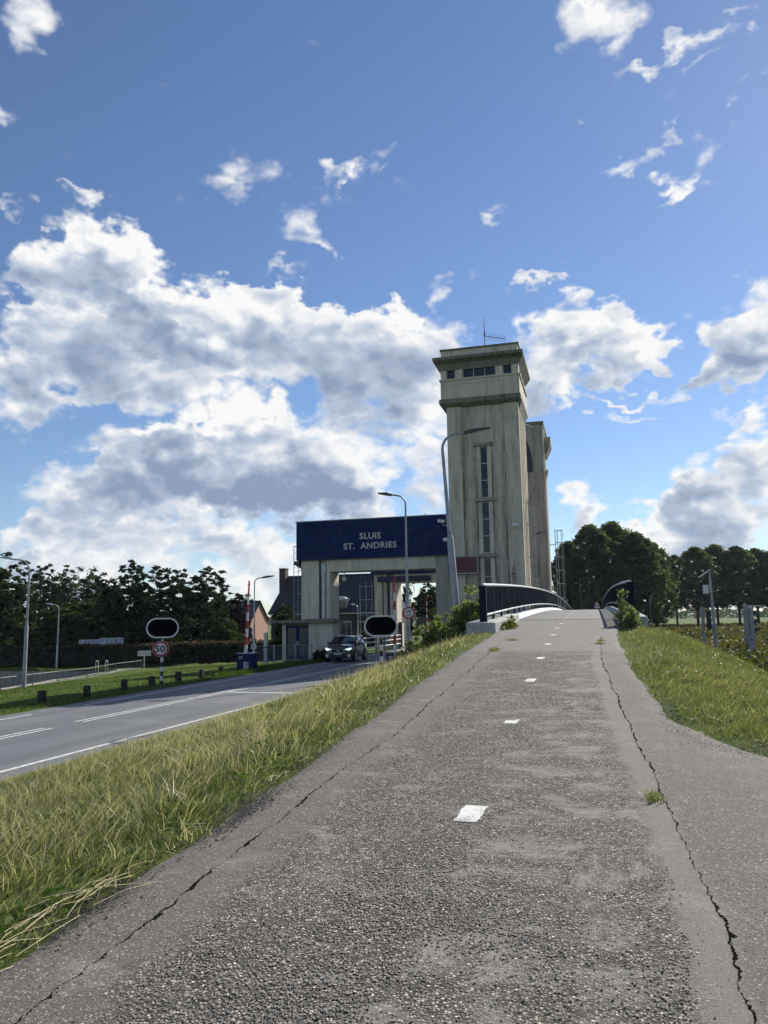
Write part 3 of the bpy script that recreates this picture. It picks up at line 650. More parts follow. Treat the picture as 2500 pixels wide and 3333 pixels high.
CHIP = None
def chippings():
    m, nt, b = base_mat('stone_chip'); at = nd(nt, 'ShaderNodeAttribute', attribute_name='tint')
    rp = nd(nt, 'ShaderNodeValToRGB'); nt.links.new(at.outputs['Fac'], rp.inputs[0]); c = rp.color_ramp
    c.elements[0].color = (0.095, 0.088, 0.080, 1); c.elements[1].color = (0.74, 0.69, 0.58, 1)
    for p_, q_ in ((0.4, (0.205, 0.190, 0.168)), (0.75, (0.31, 0.285, 0.245)), (0.92, (0.47, 0.43, 0.36))):
        e = c.elements.new(p_); e.color = q_+(1,)
    nt.links.new(rp.outputs[0], b.inputs['Base Color']); b.inputs['Roughness'].default_value = 0.85; b.inputs['Specular IOR Level'].default_value = 0.15
    g = np.random.default_rng(41); X = []; Y = []
    for y0, y1, dens in ((1.8, 4.0, 6500), (4.0, 6.5, 4200), (6.5, 10, 1700), (10, 15.5, 700)):
        n = int(4.2*(y1-y0)*dens); x = g.uniform(-2.3, 1.9, n); y = g.uniform(y0, y1, n)
        cr = np.interp(y, [0, 3.8, 6.4, 8.9, 13.9, 19], [.44, .43, .34, .22, .09, .12])
        pat = .45*vnoise(x, y*1.3, 1.8, 51)+.30*vnoise(x, y*1.3, 5.5, 52)+.25*vnoise(x, y, 15, 53)-.16*np.clip(1-np.abs(x+.2)/.55, 0, 1)
        inz = (x > -1.70+.2*(vnoise(x, y, 3, 8)-.5)) & (x < cr-.16+.1*(vnoise(x, y, 3, 9)-.5))
        keep = np.where(inz, g.random(n) < np.clip((pat-.32)*3.0, .12, 1), g.random(n) < .05) & (x > xl(y)+.05) & (x < xr(y)-.08) & (np.abs(x-cr-.0) > .035)
        X.append(x[keep]); Y.append(y[keep])
    X = np.concatenate(X); Y = np.concatenate(Y); n = len(X)
    r = .0036+.0036*g.random(n)**1.5; r = np.where((X > np.interp(Y, [0, 3.8, 6.4, 8.9, 13.9, 19], [.44, .43, .34, .22, .09, .12])-.12) | (X < -1.75), r*.62, r); r *= np.interp(Y, [2, 6, 15], [1, 1.15, 1.8])
    oct_ = np.array([(1, 0, 0), (0, 1, 0), (-1, 0, 0), (0, -1, 0), (0, 0, .60), (0, 0, -.6)], float)
    P = oct_[None]*(.65+.7*g.random((n, 6, 1)))*r[:, None, None]
    a = g.uniform(0, 6.28, n); ca, sa = np.cos(a), np.sin(a); tl = g.normal(0, .35, n)
    x_, y_, z_ = P[..., 0], P[..., 1], P[..., 2]+P[..., 0]*tl[:, None]
    V = np.stack([X[:, None]+x_*ca[:, None]-y_*sa[:, None], Y[:, None]+x_*sa[:, None]+y_*ca[:, None], (zp(Y)+.0115)[:, None]+z_], -1).reshape(-1, 3)
    i = np.arange(n)[:, None]*6
    F = np.concatenate([i+np.array([q]) for q in ((0, 1, 4), (1, 2, 4), (2, 3, 4), (3, 0, 4))])
    o = place(quads_mesh('gravel_chips', V, F, [m], np.repeat(np.clip(g.beta(1.6, 2.2, n), 0, 1), 6)), 'gravel_chips')
    tag(o, 'coarse stone chippings bound into the cycle path surface', 'gravel', kind='stuff')
    # broken tar crumbs where the left edge has crumbled away
    X = []; Y = []
    for cx, cy, sx, sy, k in ((-2.22, 4.75, .07, .32, 1500), (-2.28, 3.30, .06, .22, 700), (-2.30, 6.3, .05, .5, 500), (-2.42, 9.5, .05, 1.2, 600), (.72, 8.6, .08, .9, 700), (1.2, 6.9, .25, .3, 700)):
        X.append(g.normal(cx, sx, k)); Y.append(g.normal(cy, sy, k))
    X = np.concatenate(X); Y = np.concatenate(Y); n = len(X); r = .003+.007*g.random(n)**2
    P = oct_[None]*(.6+.8*g.random((n, 6, 1)))*r[:, None, None]
    V = np.stack([X[:, None]+P[..., 0], Y[:, None]+P[..., 1], (zp(Y)+.004+.006*g.random(n))[:, None]+P[..., 2]], -1).reshape(-1, 3)
    i = np.arange(n)[:, None]*6; F = np.concatenate([i+np.array([q]) for q in ((0, 1, 4), (1, 2, 4), (2, 3, 4), (3, 0, 4))])
    o = place(quads_mesh('gravel_crumbs', V, F, [plain('tar_crumbs', (0.035, 0.032, 0.030), 0.9, 0, .4, 40.0)]), 'gravel_crumbs')
    tag(o, 'dark broken tar crumbs along the crumbling path edges', 'gravel', kind='stuff')
chippings()

# ------------------------------------------------------------------ the road below
def road_mat():
    m, nt, b = base_mat('road_asphalt'); L = nt.links.new; v = obj_co(nt)
    sv = vmt(nt, 'MULTIPLY', v, (1.0, 0.12, 1.0)).outputs[0]
    n1 = noise(nt, sv, 1.2, 4.0, 0.6); n2 = noise(nt, v, 30.0, 4.0, 0.7)
    c = mixc(nt, mrange(nt, n1, 0.3, 0.7), (0.118, 0.124, 0.130), (0.165, 0.170, 0.175))
    c = mixc(nt, mrange(nt, n2, 0.35, 0.7, 0, 0.4), c, (0.085, 0.09, 0.095))
    sx = nd(nt, 'ShaderNodeSeparateXYZ'); L(v, sx.inputs[0]); wb = mth(nt, 'MULTIPLY', mth(nt, 'SUBTRACT', n1, 0.5), 0.5)
    for tx in (-15.6, -14.1, -12.6, -11.1):             # polished wheel tracks
        k = mrange(nt, mth(nt, 'ABSOLUTE', mth(nt, 'ADD', mth(nt, 'SUBTRACT', sx.outputs[0], tx), wb)), 0.12, 0.42, 0.5, 0.0)
        c = mixc(nt, k, c, (0.098, 0.101, 0.105))
    pt = noise(nt, v, 0.35, 3.0, 0.6); c = mixc(nt, mrange(nt, pt, 0.56, 0.60, 0, 0.35), c, (0.19, 0.19, 0.188))
    seam = mth(nt, 'LESS_THAN', mth(nt, 'ABSOLUTE', mth(nt, 'ADD', mth(nt, 'ADD', sx.outputs[0], 13.72), mth(nt, 'MULTIPLY', wb, 0.25))), 0.018)
    c = mixc(nt, seam, c, (0.03, 0.03, 0.03))
    L(c, b.inputs['Base Color']); b.inputs['Roughness'].default_value = 0.7; b.inputs['Specular IOR Level'].default_value = 0.3
    return m
ROAD = road_mat()
def make_road():
    ys = np.concatenate([np.arange(-60, 140, 2.0), [160, 200, 300, 500, 900]])
    xs = [-16.75, -15, -13.4, -11.5, -9.75]
    V = np.array([(x, y, 0.0 - 0.02*abs(x+13.25)/3.5) for y in ys for x in xs]); n = len(xs)
    i = np.arange(len(ys)*n).reshape(len(ys), n)
    F = np.stack([i[:-1, :-1], i[:-1, 1:], i[1:, 1:], i[1:, :-1]], -1).reshape(-1, 4)
    o = place(quads_mesh('road', V, F, [ROAD]), 'road'); struct(o, 'smooth grey two lane road running through the lock portals')
    def strip(x0, x1, y0, y1, name):
        z0 = lambda x: 0.006 - 0.02*abs(x+13.25)/3.5
        MB().add([(x0, y0, z0(x0)), (x1, y0, z0(x1)), (x1, y1, z0(x1)), (x0, y1, z0(x0))], [(0, 1, 2, 3)]).build(name, PAINT_LINE, o)
    for a in np.arange(-2, 130, 6.0):
        strip(-16.09, -15.97, a, a+(3.6 if a < 20 else 6.0), 'edge_line')
        strip(-10.40, -10.27, a, a+6.0, 'edge_line')
    for dx in (-0.16, 0.10):
        strip(-13.4+dx, -13.30+dx, 18.2, 46, 'centre_line'); strip(-13.4+dx, -13.30+dx, 46, 120, 'centre_line')
        for a in (-8.0, 4.0, 14.6): strip(-13.4+dx, -13.30+dx, a, a+2.4, 'centre_line')
    strip(-13.2, -10.4, 26.5, 26.75, 'stop_line'); strip(-15.95, -13.6, 43.2, 43.4, 'stop_line')
    return o
make_road()

# ------------------------------------------------------------------ cycle bridge and its railings
EDGE = plain('edge_beam_paint', (0.24, 0.28, 0.35), 0.5, 0.0, 0.12, 1.5)
def rail_z(Y): return float(EYE + 1.94 - 0.000395*(Y-72.0)**2)
def make_bridge():
    t = thing('cycle_bridge', 'humped cycle bridge deck with pale edge beams between two dark railings', 'bridge', (-0.9, 30, 0), world=True)
    ys = np.arange(30.0, 122.01, 2.0)
    d = MB()
    for a, c in zip(ys[:-1], ys[1:]):
        za, zc = float(par(a)), float(par(c))
        d.add([(-2.85, a, za-.35), (.85, a, za-.35), (.85, a, za), (-2.85, a, za), (-2.85, c, zc-.35), (.85, c, zc-.35), (.85, c, zc), (-2.85, c, zc)],
              [(3, 2, 6, 7), (0, 4, 5, 1), (0, 3, 7, 4), (1, 5, 6, 2)])
    d.build('deck', DECK, t)
    MB().box(-2.84, .84, 29.93, 30.06, float(par(30))+.018, float(par(30))+.026).build('joint_strip', DARKGREY, t)
    for s, x0, x1 in (('l', -3.42, -2.86), ('r', .86, 1.36)):
        e = MB()
        for a, c in zip(ys[:-1], ys[1:]):
            za, zc = float(par(a)), float(par(c))
            xa = x1 if s == 'l' else x0; xo = x0 if s == 'l' else x1
            top = 0.20
            pr = [(xo, -.55), (xo, top), (xa+(-.16 if s == 'l' else .16), top), (xa, 0.02), (xa, -.55)]
            e.add([(p[0], a, za+p[1]) for p in pr]+[(p[0], c, zc+p[1]) for p in pr], [(i, (i+1) % 5, (i+1) % 5+5, i+5) for i in range(5)])
        e.build('edge_beam', EDGE, t)
    for x0, x1, y0 in ((-3.60, -2.74, 22.35), (.80, 1.58, 24.9)):
        b = MB(); y1 = 29.95
        bm = bmesh.new(); bmesh.ops.create_cube(bm, size=1)
        for v in bm.verts:
            yy = y0 if v.co.y < 0 else y1
            v.co = (x0 if v.co.x < 0 else x1, yy, (1.35 if v.co.z < 0 else float(par(yy))+0.27))
        bmesh.ops.bevel(bm, geom=bm.edges[:], offset=0.05, segments=3, affect='EDGES', profile=0.6)
        b.bm(bm); b.build('abutment_block', CONC_BLOCK, t, smooth=True)
    # piers out of sight carry the deck
    for y in (46.0, 62, 78, 94, 110):
        MB().box(-2.2, 0.5, y-.35, y+.35, -1, float(par(y))-.36).build('pier', CONC_DARK, t)
make_bridge()
def railing(X, Y0, Y1, label, side):
    t = thing('bridge_railing', label, 'railing', (X, Y0, float(par(Y0))), world=True, group='railings of the cycle bridge')
    step = 2.3
    n = int((Y1-Y0)/step)
    Ys = [Y0+step*i for i in range(n+1)]; bars = []
    for i, y in enumerate(Ys):
        zb, zt = float(par(y))+0.25, rail_z(y)
        p = MB(); w = 0.11 if i == 0 else 0.035
        p.box(X-w, X+w*.9, y-.03, y+.03 if i else y+.10, zb, zt-.02)
        p.box(X-.12, X+.12, y-.08, y+.08, zb-.012, zb+.02)
        p.build('post', NAVY, t)
        if i < n:
            y2 = Ys[i+1]; z2b, z2t = float(par(y2))+0.25, rail_z(y2)
            nb = 21                                     # slim round balusters between the posts
            for k in range(1, nb+1):
                f = k/(nb+1); bars.append((y+(y2-y)*f, zb+.20+(z2b-zb)*f, zt-.03+(z2t-zt)*f))
    one = MB().tube([(0, 0, 0), (0, 0, 1)], .0095, 6).build('baluster', NAVY, t); base = Vector(t.location)
    rest = MB()
    for k, (y, z0, z1) in enumerate(bars):
        if k < 300:
            o = one if k == 0 else one.copy()
            if k: COL.objects.link(o)
            o.location = Vector((X, y, z0))-base; o.scale = (1, 1, z1-z0)
        else: rest.tube([(X, y, z0), (X, y, z1)], .0095, 5, False)
    ro = rest.build('far_balusters', NAVY, t); ro['kind'] = 'stuff'
    for nm, dz, r in (('top_rail', 0.0, 0.045), ('bottom_rail', None, 0.035)):
        pts = [(X, y, rail_z(y) if dz is not None else float(par(y))+.25+.20) for y in Ys]
        MB().tube(pts, r, 8).build(nm, ZINC_L, t, smooth=True)
railing(-3.12, 22.72, 122.0, 'long dark barred railing curving along the left of the cycle bridge', 1)
railing(1.14, 25.2, 122.0, 'dark barred railing seen end on at the right of the cycle bridge', -1)

# ------------------------------------------------------------------ lock towers
def window(t, x0, x1, z0, z1, y, panes, nm='window', frame=FRAME, fw=0.05, glass=GLASS):
    w = MB().box(x0, x1, y-.02, y+.10, z0, z0+fw).box(x0, x1, y-.02, y+.10, z1-fw, z1)
    xs = [x0+(x1-x0)*i/panes for i in range(panes+1)]
    for i, x in enumerate(xs):
        a = x if i == 0 else (x-fw if i == panes else x-fw/2)
        w.box(a, a+fw, y-.018, y+.10, z0+fw, z1-fw)
    o = w.build(nm, frame, t)
    for i in range(panes):
        g = MB().box(xs[i]+.02, xs[i+1]-.02, y+.04, y+.06, z0+.02, z1-.02).build('pane', glass, o)
    return o
def tower_front():
    t = thing('lock_tower', 'tall weathered concrete lock tower with a windowed lookout room and slit windows', 'tower', (-6.5, 52.4, 0), world=True)
    Y0, Y1 = 50.0, 55.0
    # shaft: core plus proud corner pilasters
    MB().box(-8.8, -4.2, Y0+.14, Y1, -1, 16.75).build('shaft', CONC_CORE, t)
    for x0, x1 in ((-8.9, -7.95), (-5.07, -4.1)):
        MB().box(x0, x1, Y0, Y0+.5, -1, 16.74).build('pilaster', CONC, t)
    for y0, y1 in ((Y0+.52, Y0+.72), (Y0+1.35, Y0+1.75), (Y0+2.5, Y0+2.9), (Y0+3.6, Y0+4.0), (Y1-.42, Y1+.02)):
        MB().box(-4.25, -4.08, y0, y1, -1, 16.74).build('side_rib', CONC_PALE, t)
    # slit windows in three stacked runs
    def slit(z0, z1, nm):
        panes = nm
        MB().box(-6.96, -6.73, Y0+.02, Y0+.2, z0-.05, z1+.05).build('window_surround', CONC_PALE, t)
        MB().box(-6.27, -6.02, Y0+.02, Y0+.2, z0-.05, z1+.05).build('window_surround', CONC_PALE, t)
        f = MB(); h = (z1-z0)/panes
        for k in range(panes+1): f.box(-6.73, -6.27, Y0+.06, Y0+.17, z0+k*h-.03, z0+k*h+.03)
        f.box(-6.73, -6.70, Y0+.06, Y0+.17, z0, z1); f.box(-6.30, -6.27, Y0+.06, Y0+.17, z0, z1)
        o = f.build('slit_window', FRAME, t)
        for k in range(panes): MB().box(-6.70, -6.30, Y0+.11, Y0+.135, z0+k*h+.03, z0+(k+1)*h-.03).build('pane', GLASS, o)
    slit(10.45, 13.86, 3); slit(6.80, 10.12, 3); slit(2.9, 6.42, 3)
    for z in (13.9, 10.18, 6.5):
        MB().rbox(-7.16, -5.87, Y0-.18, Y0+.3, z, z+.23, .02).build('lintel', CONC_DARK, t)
    # belt course and lookout storey
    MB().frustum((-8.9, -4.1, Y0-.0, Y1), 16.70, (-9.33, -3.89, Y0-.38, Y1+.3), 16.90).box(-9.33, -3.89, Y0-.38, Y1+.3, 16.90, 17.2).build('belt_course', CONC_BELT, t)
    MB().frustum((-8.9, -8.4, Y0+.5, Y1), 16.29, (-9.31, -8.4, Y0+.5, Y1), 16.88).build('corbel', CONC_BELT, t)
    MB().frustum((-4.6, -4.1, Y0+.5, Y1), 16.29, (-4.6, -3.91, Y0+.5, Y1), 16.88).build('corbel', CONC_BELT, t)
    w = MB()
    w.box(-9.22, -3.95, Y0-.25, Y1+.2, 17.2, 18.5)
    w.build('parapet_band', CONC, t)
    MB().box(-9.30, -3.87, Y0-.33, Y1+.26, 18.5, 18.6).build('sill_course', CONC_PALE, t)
    yw = Y0-.22
    for a, c in ((-9.20, -8.83), (-8.18, -7.72), (-5.47, -5.03), (-4.39, -3.97)): MB().box(a, c, yw, yw+.35, 18.6, 19.72).build('mullion', CONC_PALE, t)
    MB().box(-9.20, -3.97, yw+.0, yw+.35, 19.72, 19.95).build('lintel', CONC_PALE, t); MB().box(-9.20, -3.97, yw+.36, Y1+.17, 18.6, 19.95).build('lookout_wall', CONC_PALE, t)
    window(t, -8.81, -8.20, 18.62, 19.70, yw+.12, 1); window(t, -7.70, -5.49, 18.62, 19.70, yw+.12, 3); window(t, -5.01, -4.41, 18.62, 19.70, yw+.12, 1)
    # side windows on the right of the lookout
    for a in (Y0+.5, Y0+2.0, Y0+3.5):
        f = MB().box(-3.975, -3.955, a, a+1.0, 18.65, 19.6).build('window', GLASS, t)
    # flared eaves and roof parapet
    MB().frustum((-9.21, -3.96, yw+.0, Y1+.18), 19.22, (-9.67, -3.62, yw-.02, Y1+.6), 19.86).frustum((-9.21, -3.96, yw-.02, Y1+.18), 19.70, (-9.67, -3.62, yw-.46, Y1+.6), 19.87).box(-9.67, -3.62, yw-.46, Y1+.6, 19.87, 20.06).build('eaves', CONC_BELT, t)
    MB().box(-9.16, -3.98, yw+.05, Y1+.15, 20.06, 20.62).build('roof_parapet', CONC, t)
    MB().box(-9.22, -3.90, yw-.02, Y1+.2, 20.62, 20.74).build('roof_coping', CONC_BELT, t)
    # aerials
    a = MB().tube([(-6.2, 50.4, 20.7), (-6.2, 50.4, 22.4)], [.035, .022], 6).tube([(-6.2, 50.4, 22.3), (-6.24, 50.4, 22.95)], [.03, .008], 6)
    a.box(-6.25, -6.15, 50.35, 50.45, 21.6, 21.9); a.build('aerial_mast', DARKGREY, t)
    y = MB().tube([(-6.2, 50.4, 21.62), (-4.80, 50.4, 21.25)], .02, 6)
    for k in range(10):
        x = -6.05+k*.135; z = 21.62-(x+6.2)*.264; h = .28-.006*k
        y.tube([(x, 50.4, z-h), (x, 50.4, z+h)], .008, 4)
    y.build('yagi_aerial', DARKGREY, t)
    MB().tube([(-9.1, 50, 20.7), (-9.1, 50, 20.95)], .012, 5).tube([(-4.0, 50, 20.7), (-4.0, 50, 20.95)], .012, 5).tube([(-6.85, 50, 20.7), (-6.85, 50, 20.86)], .012, 5).build('lightning_rod', DARKGREY, t)
    # ladder with safety cage on the right face
    l = MB(); yl = 52.9
    for dy in (-.22, .22): l.tube([(-3.92, yl+dy, 1.0), (-3.92, yl+dy, 10.6)], .022, 6)
    for k in range(30): l.tube([(-3.92, yl-.22, 1.3+k*.3), (-3.92, yl+.22, 1.3+k*.3)], .012, 5)
    ld = l.build('ladder', GREY, t)
    for z in (3.9, 5.1, 6.3, 7.5, 8.7, 9.9):
        MB().tube([(-3.92+.38*math.sin(q)+.0, yl+.36*math.cos(q), z) for q in np.linspace(0, math.pi, 11)], .018, 5).build('cage_hoop', ZINC, ld)
    for q in (.35, 1.0, 1.57, 2.15, 2.8):
        MB().tube([(-3.92+.385*math.sin(q), yl+.365*math.cos(q), 3.9), (-3.92+.385*math.sin(q), yl+.365*math.cos(q), 9.9)], .009, 5).build('cage_bar', ZINC, ld)
    for z in (2.2, 4.4, 6.6, 8.8, 10.3): MB().box(-4.1, -3.9, yl-.26, yl-.2, z, z+.05).build('bracket', GREY, ld)
    return t
T1 = tower_front()
def tower_back():
    t = thing('lock_tower', 'plain darker concrete lock tower mostly hidden behind the lookout tower', 'tower', (-6, 71, 0), world=True)
    Y0, Y1 = 68.5, 73.5
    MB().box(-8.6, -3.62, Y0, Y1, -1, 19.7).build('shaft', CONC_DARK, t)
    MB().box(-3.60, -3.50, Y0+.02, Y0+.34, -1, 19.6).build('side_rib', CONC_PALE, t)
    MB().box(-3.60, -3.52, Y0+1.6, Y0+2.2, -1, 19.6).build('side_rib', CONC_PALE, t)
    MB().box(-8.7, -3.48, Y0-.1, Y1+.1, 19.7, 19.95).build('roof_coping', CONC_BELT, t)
    MB().frustum((-3.6, -3.45, Y0+.9, Y0+3.2), 17.0, (-3.6, -2.98, Y0+.9, Y0+3.2), 18.0).box(-3.6, -2.98, Y0+.9, Y0+3.2, 18.0, 18.7).build('bay', CONC_DARK, t)
    MB().frustum((-3.6, -3.5, Y0+.5, Y0+1.2), 14.6, (-3.6, -3.25, Y0+.5, Y0+1.2), 15.6).build('bracket', CONC_DARK, t)
    pl = [(-8.0, 15.4), (-4.58, 15.4), (-4.58, 16.4), (-4.72, 17.3), (-4.95, 18.1), (-5.3, 18.8), (-6.0, 19.2), (-8.0, 19.2)]
    MB().prism(pl, 'y', Y0-.14, Y0-.02).build('sheave_cover', BLUE_DARK, t)
    l = MB(); yl = Y0+2.2; x = -3.0
    for dy in (-.25, .25): l.tube([(x, yl+dy, 0), (x, yl+dy, 10.4)], .025, 6)
    for k in range(32): l.tube([(x, yl-.25, .6+k*.3), (x, yl+.25, .6+k*.3)], .012, 5)
    ld = l.build('ladder', GREY, t)
    for z in (4.3, 5.5, 6.7, 7.9, 9.2, 10.3):
        MB().tube([(x+.66*math.sin(q), yl+.42*math.cos(q), z) for q in np.linspace(0, math.pi, 11)], .022, 5).build('cage_hoop', GREY, ld)
    for q in (.3, .95, 1.57, 2.2, 2.84):
        MB().tube([(x+.66*math.sin(q), yl+.42*math.cos(q), 3.4), (x+.66*math.sin(q), yl+.42*math.cos(q), 10.3)], .016, 5).build('cage_bar', GREY, ld)
    for z in (3, 5, 7, 9): MB().box(-3.62, x, yl-.03, yl+.03, z, z+.06).build('bracket', GREY, ld)
    f = MB().tube([(-5.6, Y0+.1, 19.95), (-5.6, Y0+.1, 20.35), (-5.45, Y0-.2, 20.5)], .05, 6).box(-5.55, -5.25, Y0-.4, Y0-.1, 20.42, 20.62).build('floodlight', WHITE, t)
    MB().tube([(-5.45, Y0-.2, 19.95), (-4.3, Y0-.5, 19.35)], .05, 6).build('strut', WHITE, t)
    w = MB().tube([(-3.5, Y0+.2, 10.2), (-4.2, Y0-.5, 9.85), (-4.75, Y0-.8, 9.7)], .03, 5); w.tube([(-4.1, Y0-.45, 9.9), (-4.6, Y0-.72, 9.74)], .07, 6); w.build('lamp_bracket', DARKGREY, t)
tower_back()

# ------------------------------------------------------------------ portals over the road
LETTER = plain('pale_lettering', (0.50, 0.50, 0.47), 0.6, 0, .05, 3.0)
def portal(Y0, label, lettered):
    t = thing('lock_portal', label, 'portal', (-13.5, Y0+1, 0), world=True)
    Y1 = Y0+1.9
    MB().box(-19.4, -18.12, Y0, Y1, -.5, 6.76).box(-18.12, -17.55, Y0+.22, Y1-.02, -.5, 6.75).box(-17.55, -17.3, Y0, Y1, -.5, 6.76).build('pillar', CONC_PALE, t)
    MB().box(-9.94, -8.82, Y0+.01, Y1, -.5, 6.76).build('pillar', CONC_DARK if lettered else CONC_PALE, t)
    MB().box(-17.298, -9.942, Y0+.004, Y1-.004, 5.9, 6.756).build('beam', CONC_PALE, t)
    d = MB().prism([(-17.96, 6.5), (-17.62, 6.5), (-17.62, 5.85), (-17.70, 5.72), (-17.70, 2.2), (-17.92, 2.2), (-17.92, 5.72), (-17.96, 5.85)], 'y', Y0+.05, Y0+.215)
    d.build('cable_duct', WHITE_D, t)
    MB().tube([(-18.05, Y0+.14, 2.0), (-18.05, Y0+.14, 6.7)], .05, 6).build('downpipe', DARKGREY, t)
    MB().box(-19.68, -8.93, Y0-.22, Y1+.75, 6.765, 9.38).build('machine_house', BLUE, t)
    if lettered:
        for x in np.arange(-19.3, -9.0, 0.95): MB().box(x-.006, x+.006, Y0-.226, Y0-.215, 6.8, 9.3).build('cladding_joint', BLUE_DARK, t)
    MB().box(-19.74, -8.93, Y0-.28, Y1+.8, 9.38, 9.44).build('roof_edge', ZINC, t)
    MB().box(-19.66, -8.95, Y0-.20, Y1+.73, 6.70, 6.764).build('base_trim', BLUE_DARK, t)
    for x in (-17.2, -10.6): MB().tube([(x-.08, Y0+.2, 9.44), (x-.06, Y0+.2, 9.55), (x, Y0+.2, 9.6), (x+.06, Y0+.2, 9.55), (x+.08, Y0+.2, 9.44)], .02, 5).build('lifting_eye', DARKGREY, t)
    return t
P1 = portal(50.0, 'concrete road portal topped by a blue machine house lettered SLUIS ST. ANDRIES', True)
text_part('letter', 'SLUIS', 0.40, LETTER, P1, (-15.08, 49.74, 8.03), 0.02, 1.10, 1.02)
text_part('letter', 'ST.  ANDRIES', 0.40, LETTER, P1, (-16.22, 49.74, 7.37), 0.02, 1.10, 1.02)
# balcony stub and ladder at the left end
MB().box(-20.05, -19.7, 50.3, 51.6, 6.45, 6.72).frustum((-19.45, -19.3, 50.4, 51.5), 6.1, (-20.0, -19.3, 50.4, 51.5), 6.44).build('landing', DARKGREY, P1)
lm = MB()
for x in (-19.95, -19.62): lm.tube([(x, 50.0, 2.7), (x, 50.0, 7.75)], .022, 6)
for k in range(16): lm.tube([(-19.95, 50.0, 2.95+k*.3), (-19.62, 50.0, 2.95+k*.3)], .012, 5)
for z in (3.0, 4.45, 6.0): lm.box(-19.62, -19.38, 50.0, 50.06, z, z+.05)
lm.tube([(-19.95, 50, 7.75), (-19.95, 51.4, 7.75), (-19.95, 51.4, 6.7)], .02, 6).tube([(-19.62, 50, 7.75), (-19.95, 50, 7.75)], .02, 6).tube([(-19.95, 50.02, 7.3), (-19.95, 51.4, 7.3)], .018, 6)
lm.build('ladder', GREY, P1)
# lamps and gantry bits under the beam
MB().tube([(-16.6, 51.0, 5.9), (-16.6, 51.0, 5.55)], .03, 6).rbox(-16.72, -16.48, 50.88, 51.12, 5.28, 5.56, .04).build('underside_lamp', WHITE, P1)
P2 = portal(68.5, 'second concrete road portal seen through the opening of the lettered one', False)
MB().box(-19.0, -14.0, 68.1, 68.4, 6.0, 6.5).build('cable_tray', BLUE_DARK, P2)
br = MB()
for x in (-15.6, -14.3): br.box(x, x+.07, 67.4, 68.5, 5.75, 5.82).tube([(x+.03, 67.5, 5.8), (x+.03, 68.45, 5.1)], .03, 5)
br.build('bracket', DARKGREY, P2)
gl = MB()
for x in (-20.7, -20.1, -19.55): gl.tube([(x, 68.2, 1), (x, 68.2, 6.0)], .035, 6)
for z in (1.6, 3.0, 4.4, 5.6): gl.box(-20.72, -19.5, 68.17, 68.23, z, z+.06)
gl.build('guide_frame', GREY, P2)
for x in (-18.55, -18.1): MB().tube([(x, 68.36, .2), (x, 68.36, 6.6)], .06, 6).build('cable_pipe', DARKGREY, P2)
MB().box(-17.25, -17.0, 69.0, 69.9, .05, 2.35).build('door_frame', TIMBER, P2)
MB().box(-17.02, -16.97, 69.1, 69.8, .1, 2.25).build('door', WHITE_D, P2)

# ------------------------------------------------------------------ kiosk at the foot of the portal
def kiosk():
    t = thing('lock_kiosk', 'low rendered kiosk with blue double doors and a flat slab roof', 'kiosk', (-18.5, 49.2, 0), world=True)
    Y0, Y1 = 48.75, 49.98
    MB().box(-18.25, -16.72, Y0, Y1, -.3, 2.46).box(-20.06, -18.25, Y0+.25, Y1, 2.3, 2.46).box(-20.06, -18.25, Y0+.3, Y1, -.3, .08).build('wall', CONC_PALE, t)
    MB().box(-20.28, -20.03, Y0, Y1, -.3, 2.46).build('column', CONC_PALE, t); MB().box(-18.40, -18.22, Y0-.03, Y1, -.3, 2.46).build('column', CONC_PALE, t)
    MB().box(-20.03, -18.4, Y0+.55, Y0+.6, 0, 2.3).build('back_panel', DARKGREY, t)
    MB().rbox(-20.95, -16.45, Y0-.45, Y1+.0, 2.46, 2.66, .02).build('roof_slab', CONC_BELT, t)
    MB().box(-18.6, -16.9, Y0-.2, Y1-.1, 2.66, 2.72).build('roof_moss', CONC_BELT, t)
    for x0, x1 in ((-20.03, -19.24), (-19.20, -18.41)):
        f = MB().box(x0, x0+.09, Y0+.1, Y0+.18, .08, 2.28).box(x1-.09, x1, Y0+.1, Y0+.18, .08, 2.28).box(x0+.09, x1-.09, Y0+.1, Y0+.18, 2.14, 2.28).box(x0+.09, x1-.09, Y0+.1, Y0+.18, .08, .3)
        o = f.build('door', BLUE, t)
        MB().box(x0+.08, x1-.08, Y0+.13, Y0+.15, .28, 2.16).build('pane', GLASS_GREY, o)
        MB().box((x1-.07 if x1 < -19 else x0+.02), (x1-.02 if x1 < -19 else x0+.07), Y0+.05, Y0+.1, 1.0, 1.25).build('handle', ZINC_L, o)
    MB().box(-20.2, -18.3, Y0-.06, Y0, 2.36, 2.42).build('track', DARKGREY, t)
kiosk()
# maroon display panel on the tower front
t = thing('display_board', 'unlit dark red display board fixed to the tower front', 'display', (-7.97, 49.7, 5.45), world=True)
MB().rbox(-8.86, -7.08, 49.66, 49.96, 5.45, 6.58, .02).build('housing', DARKGREY, t)
MB().box(-8.80, -7.13, 49.645, 49.655, 5.52, 6.52).build('screen', MAROON, t)
MB().ring([(-8.88, 5.43), (-7.06, 5.43), (-7.06, 6.60), (-8.88, 6.60)], [(-8.81, 5.5), (-7.12, 5.5), (-7.12, 6.53), (-8.81, 6.53)], 'y', 49.62, 49.66).build('frame', ZINC, t)
